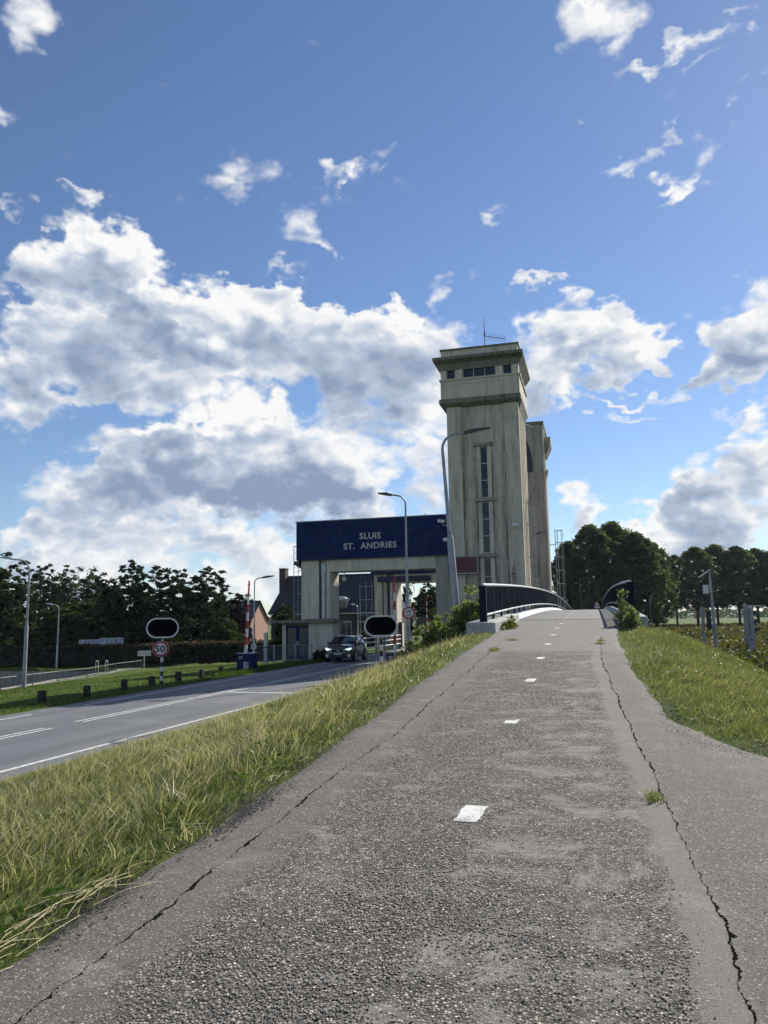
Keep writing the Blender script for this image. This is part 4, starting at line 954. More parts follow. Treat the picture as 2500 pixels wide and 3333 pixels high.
# cameras
def camera_unit(x, y, z, rz, label):
    t = thing('security_camera', label, 'camera', (x, y, z), rz, group='cameras on the tower')
    MB().rbox(-.09, .09, -.45, .05, .05, .22, .02).build('camera_body', WHITE, t); MB().box(-.11, .11, -.5, .07, .225, .245).build('sunshield', ZINC_L, t)
    MB().tube([(0, -.1, .05), (0, -.05, -.12), (.35, .1, -.2)], .03, 6).build('bracket', ZINC, t)
camera_unit(-4.4, 49.6, 8.35, R(-55), 'white box camera on the right corner of the lookout tower')
camera_unit(-9.2, 49.3, 8.75, R(-35), 'white camera high on the right end of the blue machine house')
t = thing('dome_camera', 'small pale dome camera low on the right end of the blue machine house', 'camera', (-9.15, 49.5, 7.7))
MB().tube([(0, .3, .12), (0, 0, .12), (0, 0, .05)], .03, 6).build('arm', ZINC_L, t)
MB().tube([(0, 0, .1), (0, 0, .02), (0, 0, -.08), (0, 0, -.14)], [.13, .16, .13, .03], 12).build('dome', WHITE, t, smooth=True)
t = thing('whip_aerial', 'thin dark dipole aerial on a bracket at the tower foot', 'aerial', (-4.86, 49.75, 4.4))
MB().tube([(0, 0, 0), (0, 0, 1.4)], .03, 6).tube([(.12, 0, .55), (.12, 0, 1.75)], .015, 5).tube([(0, 0, .95), (.14, 0, .95)], .04, 6).tube([(-.25, .1, .95), (0, 0, .95)], .02, 5).build('rod', DARKGREY, t)

# ------------------------------------------------------------------ street furniture
def gz(x, y): return float(H(x, y))
def street_lamp(name, label, base, height, arm, head_dir, lean=(0, 0), r0=0.085, r1=0.04, head=0.62, rise=0.35, mat=None, group='street lamps', step=None, headmat=None):
    """tapered post with a bent-over arm; head_dir = heading of the arm (degrees from +X)"""
    mat = mat or ZINC
    t = thing(name, label, 'street lamp', base, group=group)
    c, s = math.cos(R(head_dir)), math.sin(R(head_dir))
    lx, ly = lean
    def L(z, a=0.0, up=0.0): return (lx*z + c*a, ly*z + s*a, z+up)
    zt = height - rise
    st = step or height*0.32
    MB().tube([L(0), L(st), L(st+.12)], [r0, r0*0.9, r0*0.62], 10).build('post_base', mat, t, smooth=True)
    pts = [L(st+.12), L(zt*.75), L(zt-.5)]; rr = [r0*.62, r0*.5, r1*1.1]
    rad = min(0.6, arm*0.6)
    for a in np.linspace(0.25, 1.45, 6):
        pts.append(L(zt-.5, rad*(1-math.cos(a)), rad*math.sin(a))); rr.append(r1)
    p = pts[-1]; pts.append((p[0]+c*(arm-rad), p[1]+s*(arm-rad), p[2]+0.13*(arm-rad))); rr.append(r1*.9)
    MB().tube(pts, rr, 8).build('arm', mat, t, smooth=True)
    e = pts[-1]
    h = MB()
    ux = Vector((c, s, .16)).normalized(); wd = Vector((-s, c, 0))
    def hp(u, w, z): q = Vector(e)+ux*u+wd*w+Vector((0, 0, z)); return q[:]
    a, w = head, 0.11
    h.add([hp(-.06, -w*.6, -.05), hp(-.06, w*.6, -.05), hp(-.06, w*.6, .05), hp(-.06, -w*.6, .05), hp(a*.45, -w*1.2, -.05), hp(a*.45, w*1.2, -.05), hp(a*.45, w*1.1, .07), hp(a*.45, -w*1.1, .07), hp(a, -w*.9, -.03), hp(a, w*.9, -.03), hp(a, w*.8, .02), hp(a, -w*.8, .02)],
          [(3, 2, 1, 0), (0, 1, 5, 4), (1, 2, 6, 5), (2, 3, 7, 6), (3, 0, 4, 7), (4, 5, 9, 8), (5, 6, 10, 9), (6, 7, 11, 10), (7, 4, 8, 11), (8, 9, 10, 11)])
    h.build('lamp_head', headmat or DARKGREY, t)
    MB().add([hp(a*.3, -w*.8, -.056), hp(a*.3, w*.8, -.056), hp(a*.92, w*.7, -.042), hp(a*.92, -w*.7, -.042)], [(0, 1, 2, 3)]).build('lens', ZINC_L, t)
    MB().box(e[0]+c*.2-.03, e[0]+c*.2+.03, e[1]+s*.2-.03, e[1]+s*.2+.03, e[2]+.08, e[2]+.13).build('sensor', DARKGREY, t)
    return t
def cam_right(deg=0): return 15+deg      # heading of the picture's right-hand direction
street_lamp('street_lamp', 'tall grey street lamp leaning over beside the bushes in front of the tower', (-4.75, 28.2, gz(-4.75, 28.2)-.1), 8.75, 0.95, 12, lean=(-0.056, -0.02), r0=0.14, r1=0.05, head=0.95, rise=.35, step=4.5)
street_lamp('street_lamp', 'grey street lamp carrying the round cycle sign with its arm reaching left', (-8.42, 35.4, gz(-8.42, 35.4)-.05), 8.85, 0.75, 190, r0=0.105, r1=0.04, head=0.62, step=3.6)
street_lamp('street_lamp', 'tall pale street lamp on the lawn beside the picket fence', (-30.05, 36.05, gz(-29.5, 36)-.1), 7.3, 1.0, 195, r0=0.11, r1=0.045, mat=ZINC, head=.75, step=3.4, headmat=ZINC_L)
street_lamp('street_lamp', 'shorter pale street lamp before the dark hedge across the basin', (-45.4, 58.4, -1.3), 6.1, 0.7, 195, r0=0.09, r1=0.04, mat=ZINC_L, head=.55, step=2.2, headmat=ZINC_L)
street_lamp('street_lamp', 'slim pale street lamp behind the left barrier with its head to the right', (-20.25, 44.2, gz(-20.25, 44.2)), 6.0, 0.55, 25, r0=0.07, r1=0.035, mat=ZINC_L, head=.7, step=2.6)
street_lamp('street_lamp', 'small pale street lamp seen through the lettered portal', (-22.4, 73.0, 0.0), 4.6, 0.55, 150, r0=0.06, r1=0.035, mat=ZINC_L, head=.5, step=2.2, headmat=ZINC_L)
LP = [(-1.9, 128, 7.2, 15, 'thin street lamp post against the dark trees just right of the tower'), (-0.6, 131, 7.0, 15, 'thin street lamp with a short arm between tower and bridge crest'),
      (8.2, 122, 6.5, 15, 'thin street lamp beyond the right railing with its arm to the right'), (19.2, 140, 7.2, 15, 'thin street lamp on the low ground near the camera mast')]
for x, y, h, a, lab in LP:
    street_lamp('street_lamp', lab, (x, y, gz(x, y)), h, 0.9, a, r0=0.06, r1=0.035, mat=GREY, head=.5, step=2.0)
t = thing('thin_pole', 'bare thin pole standing beside the far street lamp on the right', 'pole', (18.0, 141, gz(18, 141)))
MB().tube([(0, 0, 0), (0, 0, 5.2), (0, 0, 5.25), (0, 0, 6.6)], [.06, .06, .04, .04], 6).build('shaft', DARKGREY, t)

# ---- matrix signs on striped posts
def striped_post(t, top, bands, r=0.065, mats=None, z0=0.0):
    m = mats or (BLACK, WHITE)
    h = (top-z0)/bands
    for i in range(bands):
        MB().tube([(0, 0, z0+i*h), (0, 0, z0+(i+1)*h)], r, 12).build('band', m[i % 2], t, smooth=True)
def matrix_sign(label, loc, zc, w, h, rz, yawtilt=0.0, bands=6, top=1.0):
    t = thing('matrix_sign', label, 'sign', loc, rz, group='blank matrix signs')
    striped_post(t, top, bands)
    MB().tube([(0, .02, top), (0, .02, zc)], .05, 8).build('post_top', ZINC, t)
    MB().prism(stadium(0, zc, w-.06, h-.06), 'y', -.09, -.075).build('face', BLACK_FACE, t)
    MB().ring(stadium(0, zc, w, h), stadium(0, zc, w-.13, h-.13), 'y', -.125, -.06).build('rim', WHITE, t)
    MB().prism(stadium(0, zc, w-.01, h-.01), 'y', -.06, .06).build('housing', DARKGREY, t)
    return t
ms = matrix_sign('blank oval matrix sign above the fifty speed limit sign', (-18.7, 31.1, gz(-18.7, 31.1)-.05), 2.52, 1.42, 0.9, R(28), bands=8, top=1.62)
matrix_sign('blank oval matrix sign standing behind the verge in front of the oncoming car', (-9.05, 32.9, gz(-9.05, 32.9)-.05), 2.28+.05, 1.47, 0.92, R(20), bands=7, top=1.78)
matrix_sign('far blank oval matrix sign seen from behind under the portals', (-18.9, 87.2, -0.05), 2.4, 1.7, 1.0, R(205), bands=6, top=1.7)
def round_sign(label, loc, rz, r):
    t = thing('round_sign', label, 'sign', loc, rz)
    MB().prism(circle(0, 0, r), 'y', -.012, .012).build('plate', WHITE, t)
    MB().ring(circle(0, 0, r*.985), circle(0, 0, r*.74), 'y', -.018, -.0125).build('red_ring', REDRING, t)
    MB().ring(circle(0, 0, r*1.02), circle(0, 0, r*.986), 'y', -.02, .02).build('edge', ZINC_L, t)
    MB().box(-.05, .05, .013, .06, -.3*r, .3*r).build('clamp', ZINC, t)
    return t
s50 = round_sign('round speed limit sign reading 50 with red ring', (-18.72, 31.0, 1.45), R(28), 0.35)
text_part('digit', '50', 0.29, BLACK, s50, (-.255, -.02, -.145), 0.004, 1.0, 1.12, .02)
sb = round_sign('round no cycling sign with red ring on the lamp post', (-8.32, 35.22, 2.86), R(15), 0.30)
def bike(t, cz, moped):
    m = MB(); y = -.022; k = .105
    def c(x, z, r, w): m.ring(circle(x, z, r, 20), circle(x, z, r-w, 20), 'y', y, y+.006)
    def l(a, b, w=.010): m.tube([(a[0], y+.003, a[1]), (b[0], y+.003, b[1])], w/2, 6)
    c(-.085, cz, .052, .011); c(.085, cz, .052, .011)
    if moped:
        l((-.085, cz), (-.045, cz+.10), .014); l((-.06, cz+.095), (-.03, cz+.10)); l((-.03, cz+.02), (.085, cz), .02); l((-.05, cz+.07), (-.02, cz+.015), .02)
        l((.0, cz+.02), (.03, cz+.085), .014); l((.01, cz+.088), (.10, cz+.088), .02); l((-.03, cz+.06), (-.015, cz+.05), .04)
    else:
        l((-.085, cz), (-.045, cz+.095)); l((-.055, cz+.1), (-.03, cz+.095)); l((-.06, cz+.065), (.035, cz+.065)); l((.0, cz-.005), (.04, cz+.09)); l((-.06, cz+.06), (.0, cz-.005)); l((.0, cz-.005), (.085, cz)); l((.085, cz), (.035, cz+.065)); l((.02, cz+.092), (.06, cz+.092), .014)
    m.build('moped_symbol' if moped else 'bicycle_symbol', BLACK, t)
bike(sb, 0.045, True); bike(sb, -.135, False)

# ---- barriers
def barrier(label, loc, length, zpiv, lean, cab=True, nb=9, r0=.085):
    t = thing('road_barrier', label, 'barrier', loc, group='raised road barriers')
    if cab:
        MB().rbox(-.42, .42, -.40, .40, 0, zpiv+.05, .03).build('cabinet', BLUE, t)
        MB().rbox(.0, .30, -.50, -.41, .05, zpiv*.62, .02).build('counterweight_plate', ZINC, t)
        MB().box(-.46, .46, -.44, .44, zpiv+.05, zpiv+.08).build('lid', GREY, t)
        for k in range(2): MB().box(-.3, -.08, -.415, -.40, zpiv-.2+.08*k, zpiv-.17+.08*k).build('vent', WHITE_D, t)
    h = length/nb
    for i in range(nb):
        a, c = i*h, (i+1)*h
        ra = r0*(1-.55*i/nb)
        MB().tube([(lean*a, -.2, zpiv+.08+a), (lean*c, -.2, zpiv+.08+c)], [ra, ra*.96], 10).build('band', (WHITE, RED)[i % 2] if i < nb-1 or nb % 2 == 0 else RED, t, smooth=True)
    if nb > 6:
        MB().tube([(lean*h*5.5, -.31, zpiv+.08+h*5.5), (lean*h*5.5, -.27, zpiv+.08+h*5.5)], .045, 8).build('arm_lamp', BLACK, t)
        MB().tube([(lean*h*2.5, -.31, zpiv+.08+h*2.5), (lean*h*2.5, -.27, zpiv+.08+h*2.5)], .045, 8).build('arm_lamp', RED, t)
        MB().tube([(lean*length*.94, -.2, zpiv+.08+length*.94), (lean*length*.95, -.2, zpiv+.08+length*.955)], .075, 8).build('tip_collar', RED, t)
    return t
barrier('raised red and white barrier arm on a blue cabinet left of the road', (-18.05, 38.55, gz(-18.05, 38.55)-.05), 3.85, 0.98, 0.045)
barrier('raised red and white barrier arm right of the road behind the verge', (-10.25, 40.2, gz(-9.2, 40)-.1), 4.05, 0.85, 0.012)
barrier('far slender red and white barrier arm beyond the portals', (-18.4, 87.0, 0.0), 3.8, 1.1, 0.0, nb=10)

# ---- timber bollards along the lawn
BP = [(-18.75, 23.4), (-18.4, 25.45), (-18.45, 27.9), (-18.55, 30.15), (-18.55, 32.3), (-18.45, 34.3), (-18.75, 36.9)]
BL = ['weathered bollard nearest the picture edge, first along the lawn', 'second weathered bollard along the lawn from the left', 'third weathered bollard along the lawn from the left', 'tilted weathered bollard just left of the striped sign post',
      'weathered bollard just right of the striped sign post', 'weathered bollard midway between striped post and blue cabinet', 'dark low bollard in shade beside the blue barrier cabinet']
for i, (x, y) in enumerate(BP):
    t = thing('bollard', BL[i], 'bollard', (x, y, gz(x, y)-.08), R(random.uniform(-20, 20)), group='bollards along the lawn')
    t.rotation_euler = (R(random.uniform(-4, 4)), R(-14 if i == 3 else random.uniform(-5, 5)), t.rotation_euler[2])
    MB().rbox(-.105, .105, -.105, .105, 0, .50, .018).build('stump', TIMBER, t)
    MB().frustum((-.10, .10, -.10, .10), .495, (-.07, .07, -.07, .07), .525).build('cap', TIMBER, t)

# ---- fences
def picket_fence(label, pts, h, gap, mat, group=None, nm='picket_fence', post_r=.035, bar_r=.009, sub=3):
    t = thing(nm, label, 'fence', pts[0], world=True, group=group)
    bar = MB().tube([(0, 0, 0), (0, 0, 1)], bar_r, 5).build('bar', mat, t)
    first = True
    for a, c in zip(pts[:-1], pts[1:]):
        a, c = Vector(a), Vector(c); L = (c-a).length
        MB().tube([a, a+Vector((0, 0, h+.05))], post_r, 7).build('post', mat, t)
        for z in (h-.02, .12):
            MB().tube([a+Vector((0, 0, z)), c+Vector((0, 0, z))], .02, 6).build('rail', mat, t)
        n = int(L/gap)
        for k in range(1, n):
            p = a+(c-a)*k/n
            b = bar if first else bar.copy()
            if not first: COL.objects.link(b)
            first = False
            b.location = p+Vector((0, 0, .12))-Vector(pts[0]); b.scale = (1, 1, h-.14)
    c = Vector(pts[-1]); MB().tube([c, c+Vector((0, 0, h+.05))], post_r, 7).build('post', mat, t)
    return t
FENCE_GREY = plain('fence_grey', (0.11, 0.115, 0.12), 0.55, 0.2, 0.1, 3.0)
fp = [(-30.0, 31.6), (-30.1, 34.4), (-30.2, 36.9), (-30.5, 39.4), (-31.6, 43.6), (-32.6, 48.2), (-33.4, 52.6)]
picket_fence('pale picket fence along the lawn edge beside the basin', [(x, y, gz(x+.6, y)-.04) for x, y in fp], 0.72, 0.15, FENCE_GREY, post_r=.03, bar_r=.007)
fp = [(-20.4, 44.4), (-19.3, 45.1), (-18.2, 45.9), (-17.35, 46.5)]
picket_fence('grey bar fence on the grass in front of the kiosk doors', [(x, y, 0.02) for x, y in fp], 1.08, 0.095, GREY, post_r=.05)
t = thing('gate_post', 'thick pale square post standing at the left end of the bar fence', 'post', (-20.0, 45.4, -.05))
MB().rbox(-.10, .10, -.10, .10, 0, 1.95, .01).build('shaft', ZINC_L, t); MB().box(-.11, .11, -.11, .11, 1.0, 1.06).build('strap', DARKGREY, t)
t = thing('small_notice', 'small white notice plate on the slim lamp by the bar fence', 'notice', (-20.22, 44.08, .95), R(15))
MB().box(-.16, .16, -.02, 0, 0, .26).build('plate', WHITE, t); MB().box(-.10, -.03, -.024, -.021, .06, .2).build('mark', BLACK, t); MB().box(.0, .10, -.024, -.021, .08, .18).build('mark', GREY, t)

# guard rails between the portals and beyond
def guard(label, x, y0, y1, z0, hs, n, mat):
    t = thing('guard_rail', label, 'railing', (x, y0, z0), group='guard rails by the road', world=True)
    for k in range(n+1):
        y = y0+(y1-y0)*k/n
        MB().box(x-.035, x+.035, y-.035, y+.035, z0, z0+max(hs)+.03).build('post', DARKGREY, t)
    for h in hs: MB().tube([(x, y0, z0+h), (x, y1, z0+h)], .045, 6).build('rail', mat, t)
guard('white three bar guard rail left of the road between the portals', -16.95, 52.1, 68.2, 0.0, (0.45, 0.85, 1.2), 6, WHITE)
t = thing('red_white_fence', 'short low fence with white boards beyond the second portal', 'fence', (-18.3, 76, 0))
for k in range(3): MB().box(k*1.2-.06, k*1.2+.06, -.05, .05, 0, 1.0).build('post', BLACK, t)
for z in (.55, .8): MB().box(-.1, 2.5, -.09, -.055, z, z+.13).build('board', WHITE, t)

# ---- notice board across the basin, frame at the left edge, ladder hoops, bank box
t = thing('warning_board', 'white warning board with two red circles on a post by the hedge', 'sign', (-34.4, 54.6, -1.35), R(30))
MB().tube([(0, .03, 0), (0, .03, 1.8)], .04, 7).build('post', ZINC_L, t)
MB().box(-.5, .5, -.02, .02, 1.42, 1.82).build('board', WHITE, t)
for x in (-.36, .36):
    MB().ring(circle(x, 1.62, .10, 20), circle(x, 1.62, .075, 20), 'y', -.028, -.0205).build('red_ring', REDRING, t); MB().tube([(x-.06, -.024, 1.68), (x+.06, -.024, 1.56)], .012, 5).build('slash', BLACK, t)
for k in range(3): MB().box(-.2, .2, -.024, -.0205, 1.52+.09*k, 1.545+.09*k).build('text_line', DARKGREY, t)
t = thing('notice_stand', 'grey panel with a pale bent tube frame cut by the left edge', 'stand', (-27.6, 30.4, gz(-27.6, 30.4)), R(35))
MB().rbox(-1.3, 0, -.04, .04, .15, 1.1, .02).build('panel', GREY, t)
MB().tube([(-.02, 0, 0), (-.02, 0, 1.15)], .035, 7).tube([(-1.3, -.08, 1.18), (.02, -.08, 1.18), (.1, -.08, 1.14), (.13, -.08, 1.06), (.13, -.08, .85)], .03, 7).build('tube_frame', ZINC_L, t, smooth=True)
MB().box(-1.3, .0, -.05, .05, 1.1, 1.15).build('hood', DARKGREY, t)
t = thing('ladder_hoops', 'pair of pale tube hoops above the quay ladder', 'handrail', (-33.0, 47.0, gz(-32.4, 47)-.05), R(20))
for x in (-.32, .32): MB().tube([(x, 0, 0), (x, 0, .85), (x+.02, .06, .98), (x+.07, .2, 1.0), (x+.09, .3, .9), (x+.09, .3, 0)], .025, 6).build('hoop', ZINC_L, t, smooth=True)

# ------------------------------------------------------------------ cars
CARPAINT = plain('dark_blue_car_paint', (0.010, 0.014, 0.022), 0.22, 0.3, 0.05, 2.0, 0, 0.5, 1.0)
SILVER = plain('silver_car_paint', (0.50, 0.51, 0.52), 0.28, 0.6, 0.05, 2.0, 0, 0.5, 1.0)
TYRE = plain('tyre_rubber', (0.015, 0.015, 0.015), 0.85, 0, 0.1, 6.0)
RIM = plain('wheel_rim', (0.35, 0.35, 0.36), 0.35, 0.7, 0.1, 4.0)
LAMP = emit_mat('lit_headlight', (0.85, 1.0, 0.86), 0.55)
TAIL = plain('tail_lamp', (0.30, 0.01, 0.015), 0.25, 0, 0.05, 3.0)
PLATE = plain('number_plate', (0.62, 0.62, 0.58), 0.5, 0, 0.05, 3.0)
CHROME = plain('brushed_trim', (0.45, 0.45, 0.46), 0.3, 0.8, 0.05, 3.0)
CARGLASS = glass_mat('car_glass', (0.012, 0.014, 0.018), 0.04)
def car(label, loc, rz, paint, lit):
    """nose towards -Y"""
    t = thing('parked_car' if not lit else 'passenger_car', label, 'car', loc, rz)
    st = [(0.00, .62, .36, .74), (0.06, .74, .28, .84), (0.20, .84, .24, .93), (0.45, .90, .22, 1.00), (0.9, .92, .21, 1.06), (1.25, .92, .20, 1.09), (1.9, .92, .20, 1.10), (2.8, .92, .20, 1.12), (3.6, .92, .22, 1.15), (4.1, .90, .26, 1.14), (4.30, .84, .32, 1.08), (4.37, .76, .38, 1.0)]
    V = []; prof_n = None
    for (y, w, zb, ztop) in st:
        h = [(0, zb), (w*.80, zb), (w*.96, zb+.10), (w, zb+.26), (w*.985, zb+(ztop-zb)*.62), (w*.975, zb+(ztop-zb)*.68), (w*.955, ztop-.10), (w*.86, ztop-.01), (w*.45, ztop+.035), (0, ztop+.045)]
        ring = [(x, y, z) for x, z in h] + [(-x, y, z) for x, z in h[-2:0:-1]]
        prof_n = len(ring); V += ring
    F = []
    for i in range(len(st)-1):
        for k in range(prof_n):
            a = i*prof_n+k; c = i*prof_n+(k+1) % prof_n; F.append((a, c, c+prof_n, a+prof_n))
    F.append(tuple(range(prof_n))); F.append(tuple((len(st)-1)*prof_n+k for k in range(prof_n)))
    MB().add(V, F).build('body', paint, t, smooth=True)
    # glasshouse
    gs = [(1.12, .82, .80, 1.08, 1.10), (1.98, .86, .66, 1.09, 1.53), (2.35, .87, .645, 1.10, 1.565), (3.35, .86, .63, 1.12, 1.555), (3.75, .84, .62, 1.13, 1.50), (4.22, .80, .74, 1.11, 1.16)]
    V = []
    for y, wb, wt, zb, zt in gs:
        V += [(wb, y, zb), (wt+.02, y, zt-.03), (wt-.05, y, zt), (-wt+.05, y, zt), (-wt-.02, y, zt-.03), (-wb, y, zb)]
    F = []
    for i in range(len(gs)-1):
        for k in range(5): F.append((i*6+k, i*6+k+1, i*6+k+7, i*6+k+6))
    F += [(0, 1, 2, 3, 4, 5), tuple(30+k for k in range(6))]
    MB().add(V, F).build('windows', CARGLASS, t, smooth=True)
    rf = MB(); pts = gs[1:5]
    V = [];
    for y, wb, wt, zb, zt in pts: V += [(wt-.0, y, zt-.012), (wt*.5, y, zt+.025), (0, y, zt+.035), (-wt*.5, y, zt+.025), (-wt+.0, y, zt-.012)]
    rf.add(V, [(i*5+k, i*5+k+1, i*5+k+6, i*5+k+5) for i in range(3) for k in range(4)]); rf.build('roof', paint, t, smooth=True)
    for s in (-1, 1):
        MB().tube([(s*.83, 1.08, 1.07), (s*.70, 1.98, 1.52)], .045, 6).tube([(s*.70, 1.98, 1.52), (s*.66, 3.5, 1.545), (s*.78, 4.2, 1.13)], .045, 6).build('pillar', paint, t, smooth=True)
        MB().tube([(s*.62, 2.1, 1.6), (s*.61, 2.2, 1.63), (s*.60, 3.5, 1.62), (s*.6, 3.6, 1.58)], .022, 6).build('roof_rail', CHROME, t)
        MB().box(s*.855-.02, s*.855+.02, 2.5, 2.6, 1.1, 1.52).build('door_pillar', BLACK, t)
        MB().rbox(min(s*.93, s*1.10), max(s*.93, s*1.10), 1.42, 1.55, 1.06, 1.22, .03).build('mirror', paint, t)
        for y in (.82, 3.45):
            a = MB().tube([(s*.80, y, .35), (s*.945, y, .35)], .42, 20).build('wheel_arch', BLACK, t, smooth=True)
            wh = MB().tube([(s*.72, y, .33), (s*.75, y, .33), (s*.93, y, .33), (s*.955, y, .33)], [.30, .335, .335, .30], 24).build('wheel', TYRE, t, smooth=True)
            MB().tube([(s*.94, y, .33), (s*.965, y, .33)], .235, 18).build('rim', RIM, wh, smooth=True)
        # head lamp: wedge, point towards the middle
        hl = MB().prism([(s*.42, .80), (s*.80, .895), (s*.845, .80), (s*.70, .715), (s*.58, .735)], 'y', .02, .20)
        hl.build('headlight', LAMP if lit else CHROME, t)
        MB().rbox(min(s*.62, s*.82), max(s*.62, s*.82), 4.22, 4.40, .82, .98, .02).build('tail_lamp', TAIL, t)
        MB().prism([(s*.48, .44), (s*.78, .52), (s*.80, .36), (s*.70, .30)], 'y', -.0, .12).build('fog_lamp_bezel', CHROME if lit else BLACK, t)
    g = [(-.42, .66), (-.34, .58), (.34, .58), (.42, .66), (.40, .76), (.30, .80), (-.30, .80), (-.40, .76)]
    MB().prism(g, 'y', -.015, .05).build('grille', BLACK, t)
    MB().ring([(x*1.06, .69+(z-.69)*1.12) for x, z in g], g, 'y', -.022, .04).build('grille_surround', CHROME, t)
    MB().prism([(-.055, .655), (-.03, .635), (.03, .635), (.055, .655), (.055, .675), (-.02, .69), (.055, .70), (.055, .735), (.03, .75), (-.03, .75), (-.055, .735), (-.055, .71), (.02, .693), (-.055, .68)], 'y', -.035, -.02).build('emblem', CHROME, t)
    MB().prism([(-.66, .27), (.66, .27), (.58, .45), (-.58, .45)], 'y', -.005, .10).build('lower_intake', BLACK, t)
    for yy in ((-.03, -.015), (4.36, 4.39)):
        p = MB().box(-.26, .26, yy[0], yy[1], .47, .58).build('number_plate', PLATE, t)
    ch = MB()
    for k, w in enumerate((.04, .05, .03, .05, .04, .05)): MB().box(-.20+.068*k, -.20+.068*k+w, -.034, -.031, .495, .555).build('plate_character', DARKGREY, t)
    return t
car('dark blue sport utility car with headlights on driving towards the viewer', (-15.5, 46.2, 0.0), R(3), CARPAINT, True)
car('silver car seen from behind half hidden by the bush and verge', (-11.7, 62.0, 0.0), R(180), SILVER, False)

# ------------------------------------------------------------------ houses behind
def tile_mat(name, c1, c2, along='x'):
    m, nt, b = base_mat(name); L = nt.links.new; v = obj_co(nt)
    br = nd(nt, 'ShaderNodeTexBrick'); L(vmt(nt, 'MULTIPLY', v, (1, 1, 1)).outputs[0], br.inputs['Vector'])
    n = noise(nt, v, 3.0, 4.0)
    c = mixc(nt, mrange(nt, n, .3, .7), c1, c2)
    L(c, b.inputs['Base Color']); b.inputs['Roughness'].default_value = 0.38
    nt.nodes.remove(br)
    return m
SLATE = tile_mat('dark_roof_tiles', (0.018, 0.019, 0.022), (0.034, 0.035, 0.040))
def tiled_slope(t, a, b, c, d, rows, cols, mat, th=.05, name='tile_course'):
    """four corners: a,b eave, d,c ridge; each course of tiles is its own part"""
    a, b, c, d = map(Vector, (a, b, c, d)); nrm = (b-a).cross(d-a).normalized()
    if nrm.z < 0: nrm = -nrm
    for r in range(rows):
        f0, f1 = r/rows, (r+1)/rows
        p0, p1 = a.lerp(d, f0), b.lerp(c, f0); q0, q1 = a.lerp(d, f1), b.lerp(c, f1)
        m = MB(); vs = []; fs = []
        n = cols*2
        for k in range(n+1):
            w = nrm*(th*(1.0 + (0.9 if k % 2 else 0.0)))
            u = k/n
            vs += [(p0.lerp(p1, u)+w)[:], (q0.lerp(q1, u)+w*.25)[:], (p0.lerp(p1, u)-nrm*.02)[:]]
        for k in range(n):
            i = 3*k; fs += [(i, i+3, i+4, i+1), (i+2, i+5, i+3, i)]
        m.add(vs, fs).build(name, mat, t)
def house_slate():
    t = thing('slate_house', 'large house with steep dark tiled roof and chimney behind the portal', 'house', (-29, 88, 0), world=True)
    x0, x1, y0, y1 = -36.9, -22.3, 84.2, 94.5; ze, zr = 3.45, 8.0; ym = 89.0
    MB().box(x0+.3, x1-.3, y0+.4, y1-.4, -.5, 3.5).build('wall', BRICK_DARK, t)
    tiled_slope(t, (x0, y0, ze), (x1, y0, ze), (x1-1.0, ym, zr), (x0+.6, ym, zr), 18, 40, SLATE)
    MB().add([(x0, y0, ze), (x0, y1, ze), (x0+.6, ym, zr), (x1, y0, ze), (x1, y1, ze), (x1-1, ym, zr)], [(0, 2, 1), (3, 4, 5), (1, 2, 5, 4)]).build('roof', SLATE, t)
    MB().tube([(x0+.6, ym, zr+.05), (x1-1, ym, zr+.05)], .11, 6).build('ridge', SLATE, t)
    ch = MB().box(-37.2, -36.4, 88.4, 89.4, 6.2, 9.0).build('chimney', BRICK_DARK, t)
    MB().box(-37.26, -36.34, 88.34, 89.46, 9.0, 9.1).build('chimney_cap', CONC_DARK, ch)
    MB().box(x0+.2, x1-.2, y0-.12, y0-.0, ze-.12, ze+.0).build('gutter', WHITE_D, t)
    # dormer
    d = MB().box(-28.95, -27.3, 84.75, 87.5, 3.75, 5.0).build('dormer', WHITE_D, t)
    MB().prism([(-29.05, 5.0), (-27.2, 5.0), (-27.5, 5.25), (-28.1, 5.35), (-28.75, 5.25)], 'y', 84.6, 87.5).build('dormer_roof', WHITE, d)
    for k in range(3): MB().box(-28.85+.52*k, -28.43+.52*k, 84.70, 84.74, 3.95, 4.85).build('pane', GLASS, d)
    for x in (-28.0, -26.0, -24.2):
        f = MB().box(x, x+1.3, 84.5, 84.58, .8, 2.5).build('window', WHITE_D, t)
        for q in (.08, .70): MB().box(x+q, x+q+.52, 84.46, 84.495, .9, 2.4).build('pane', GLASS, f)
house_slate()
def house_brick():
    t = thing('brick_house', 'small house with pink brick gable and glinting tiled roof', 'house', (-48, 97, 0), world=True)
    x0, x1 = -56.0, -44.05; yf, ya, yb = 95.0, 97.7, 100.6; zf, za = 2.9, 5.3
    MB().prism([(yf, -.8), (yb, -.8), (yb, zf-.1), (ya, za-.08), (yf, zf-.1)], 'x', x0, x1).build('wall', BRICK_PINK, t)
    tm = tile_mat('grey_roof_tiles', (0.05, 0.05, 0.055), (0.085, 0.085, 0.09))
    tiled_slope(t, (x0-.2, yf-.3, zf-.25), (x1+.25, yf-.3, zf-.25), (x1+.25, ya, za+.05), (x0-.2, ya, za+.05), 10, 34, tm)
    MB().add([(x0-.2, yb+.3, zf-.25), (x1+.25, yb+.3, zf-.25), (x1+.25, ya, za+.05), (x0-.2, ya, za+.05)], [(0, 1, 2, 3)]).build('roof', tm, t)
    MB().tube([(x0-.2, ya, za+.1), (x1+.25, ya, za+.1)], .1, 6).build('ridge', BLACK, t)
    MB().box(x1+.0, x1+.26, yf-.35, yf-.2, zf-.38, zf-.2).build('gutter', DARKGREY, t)
house_brick()
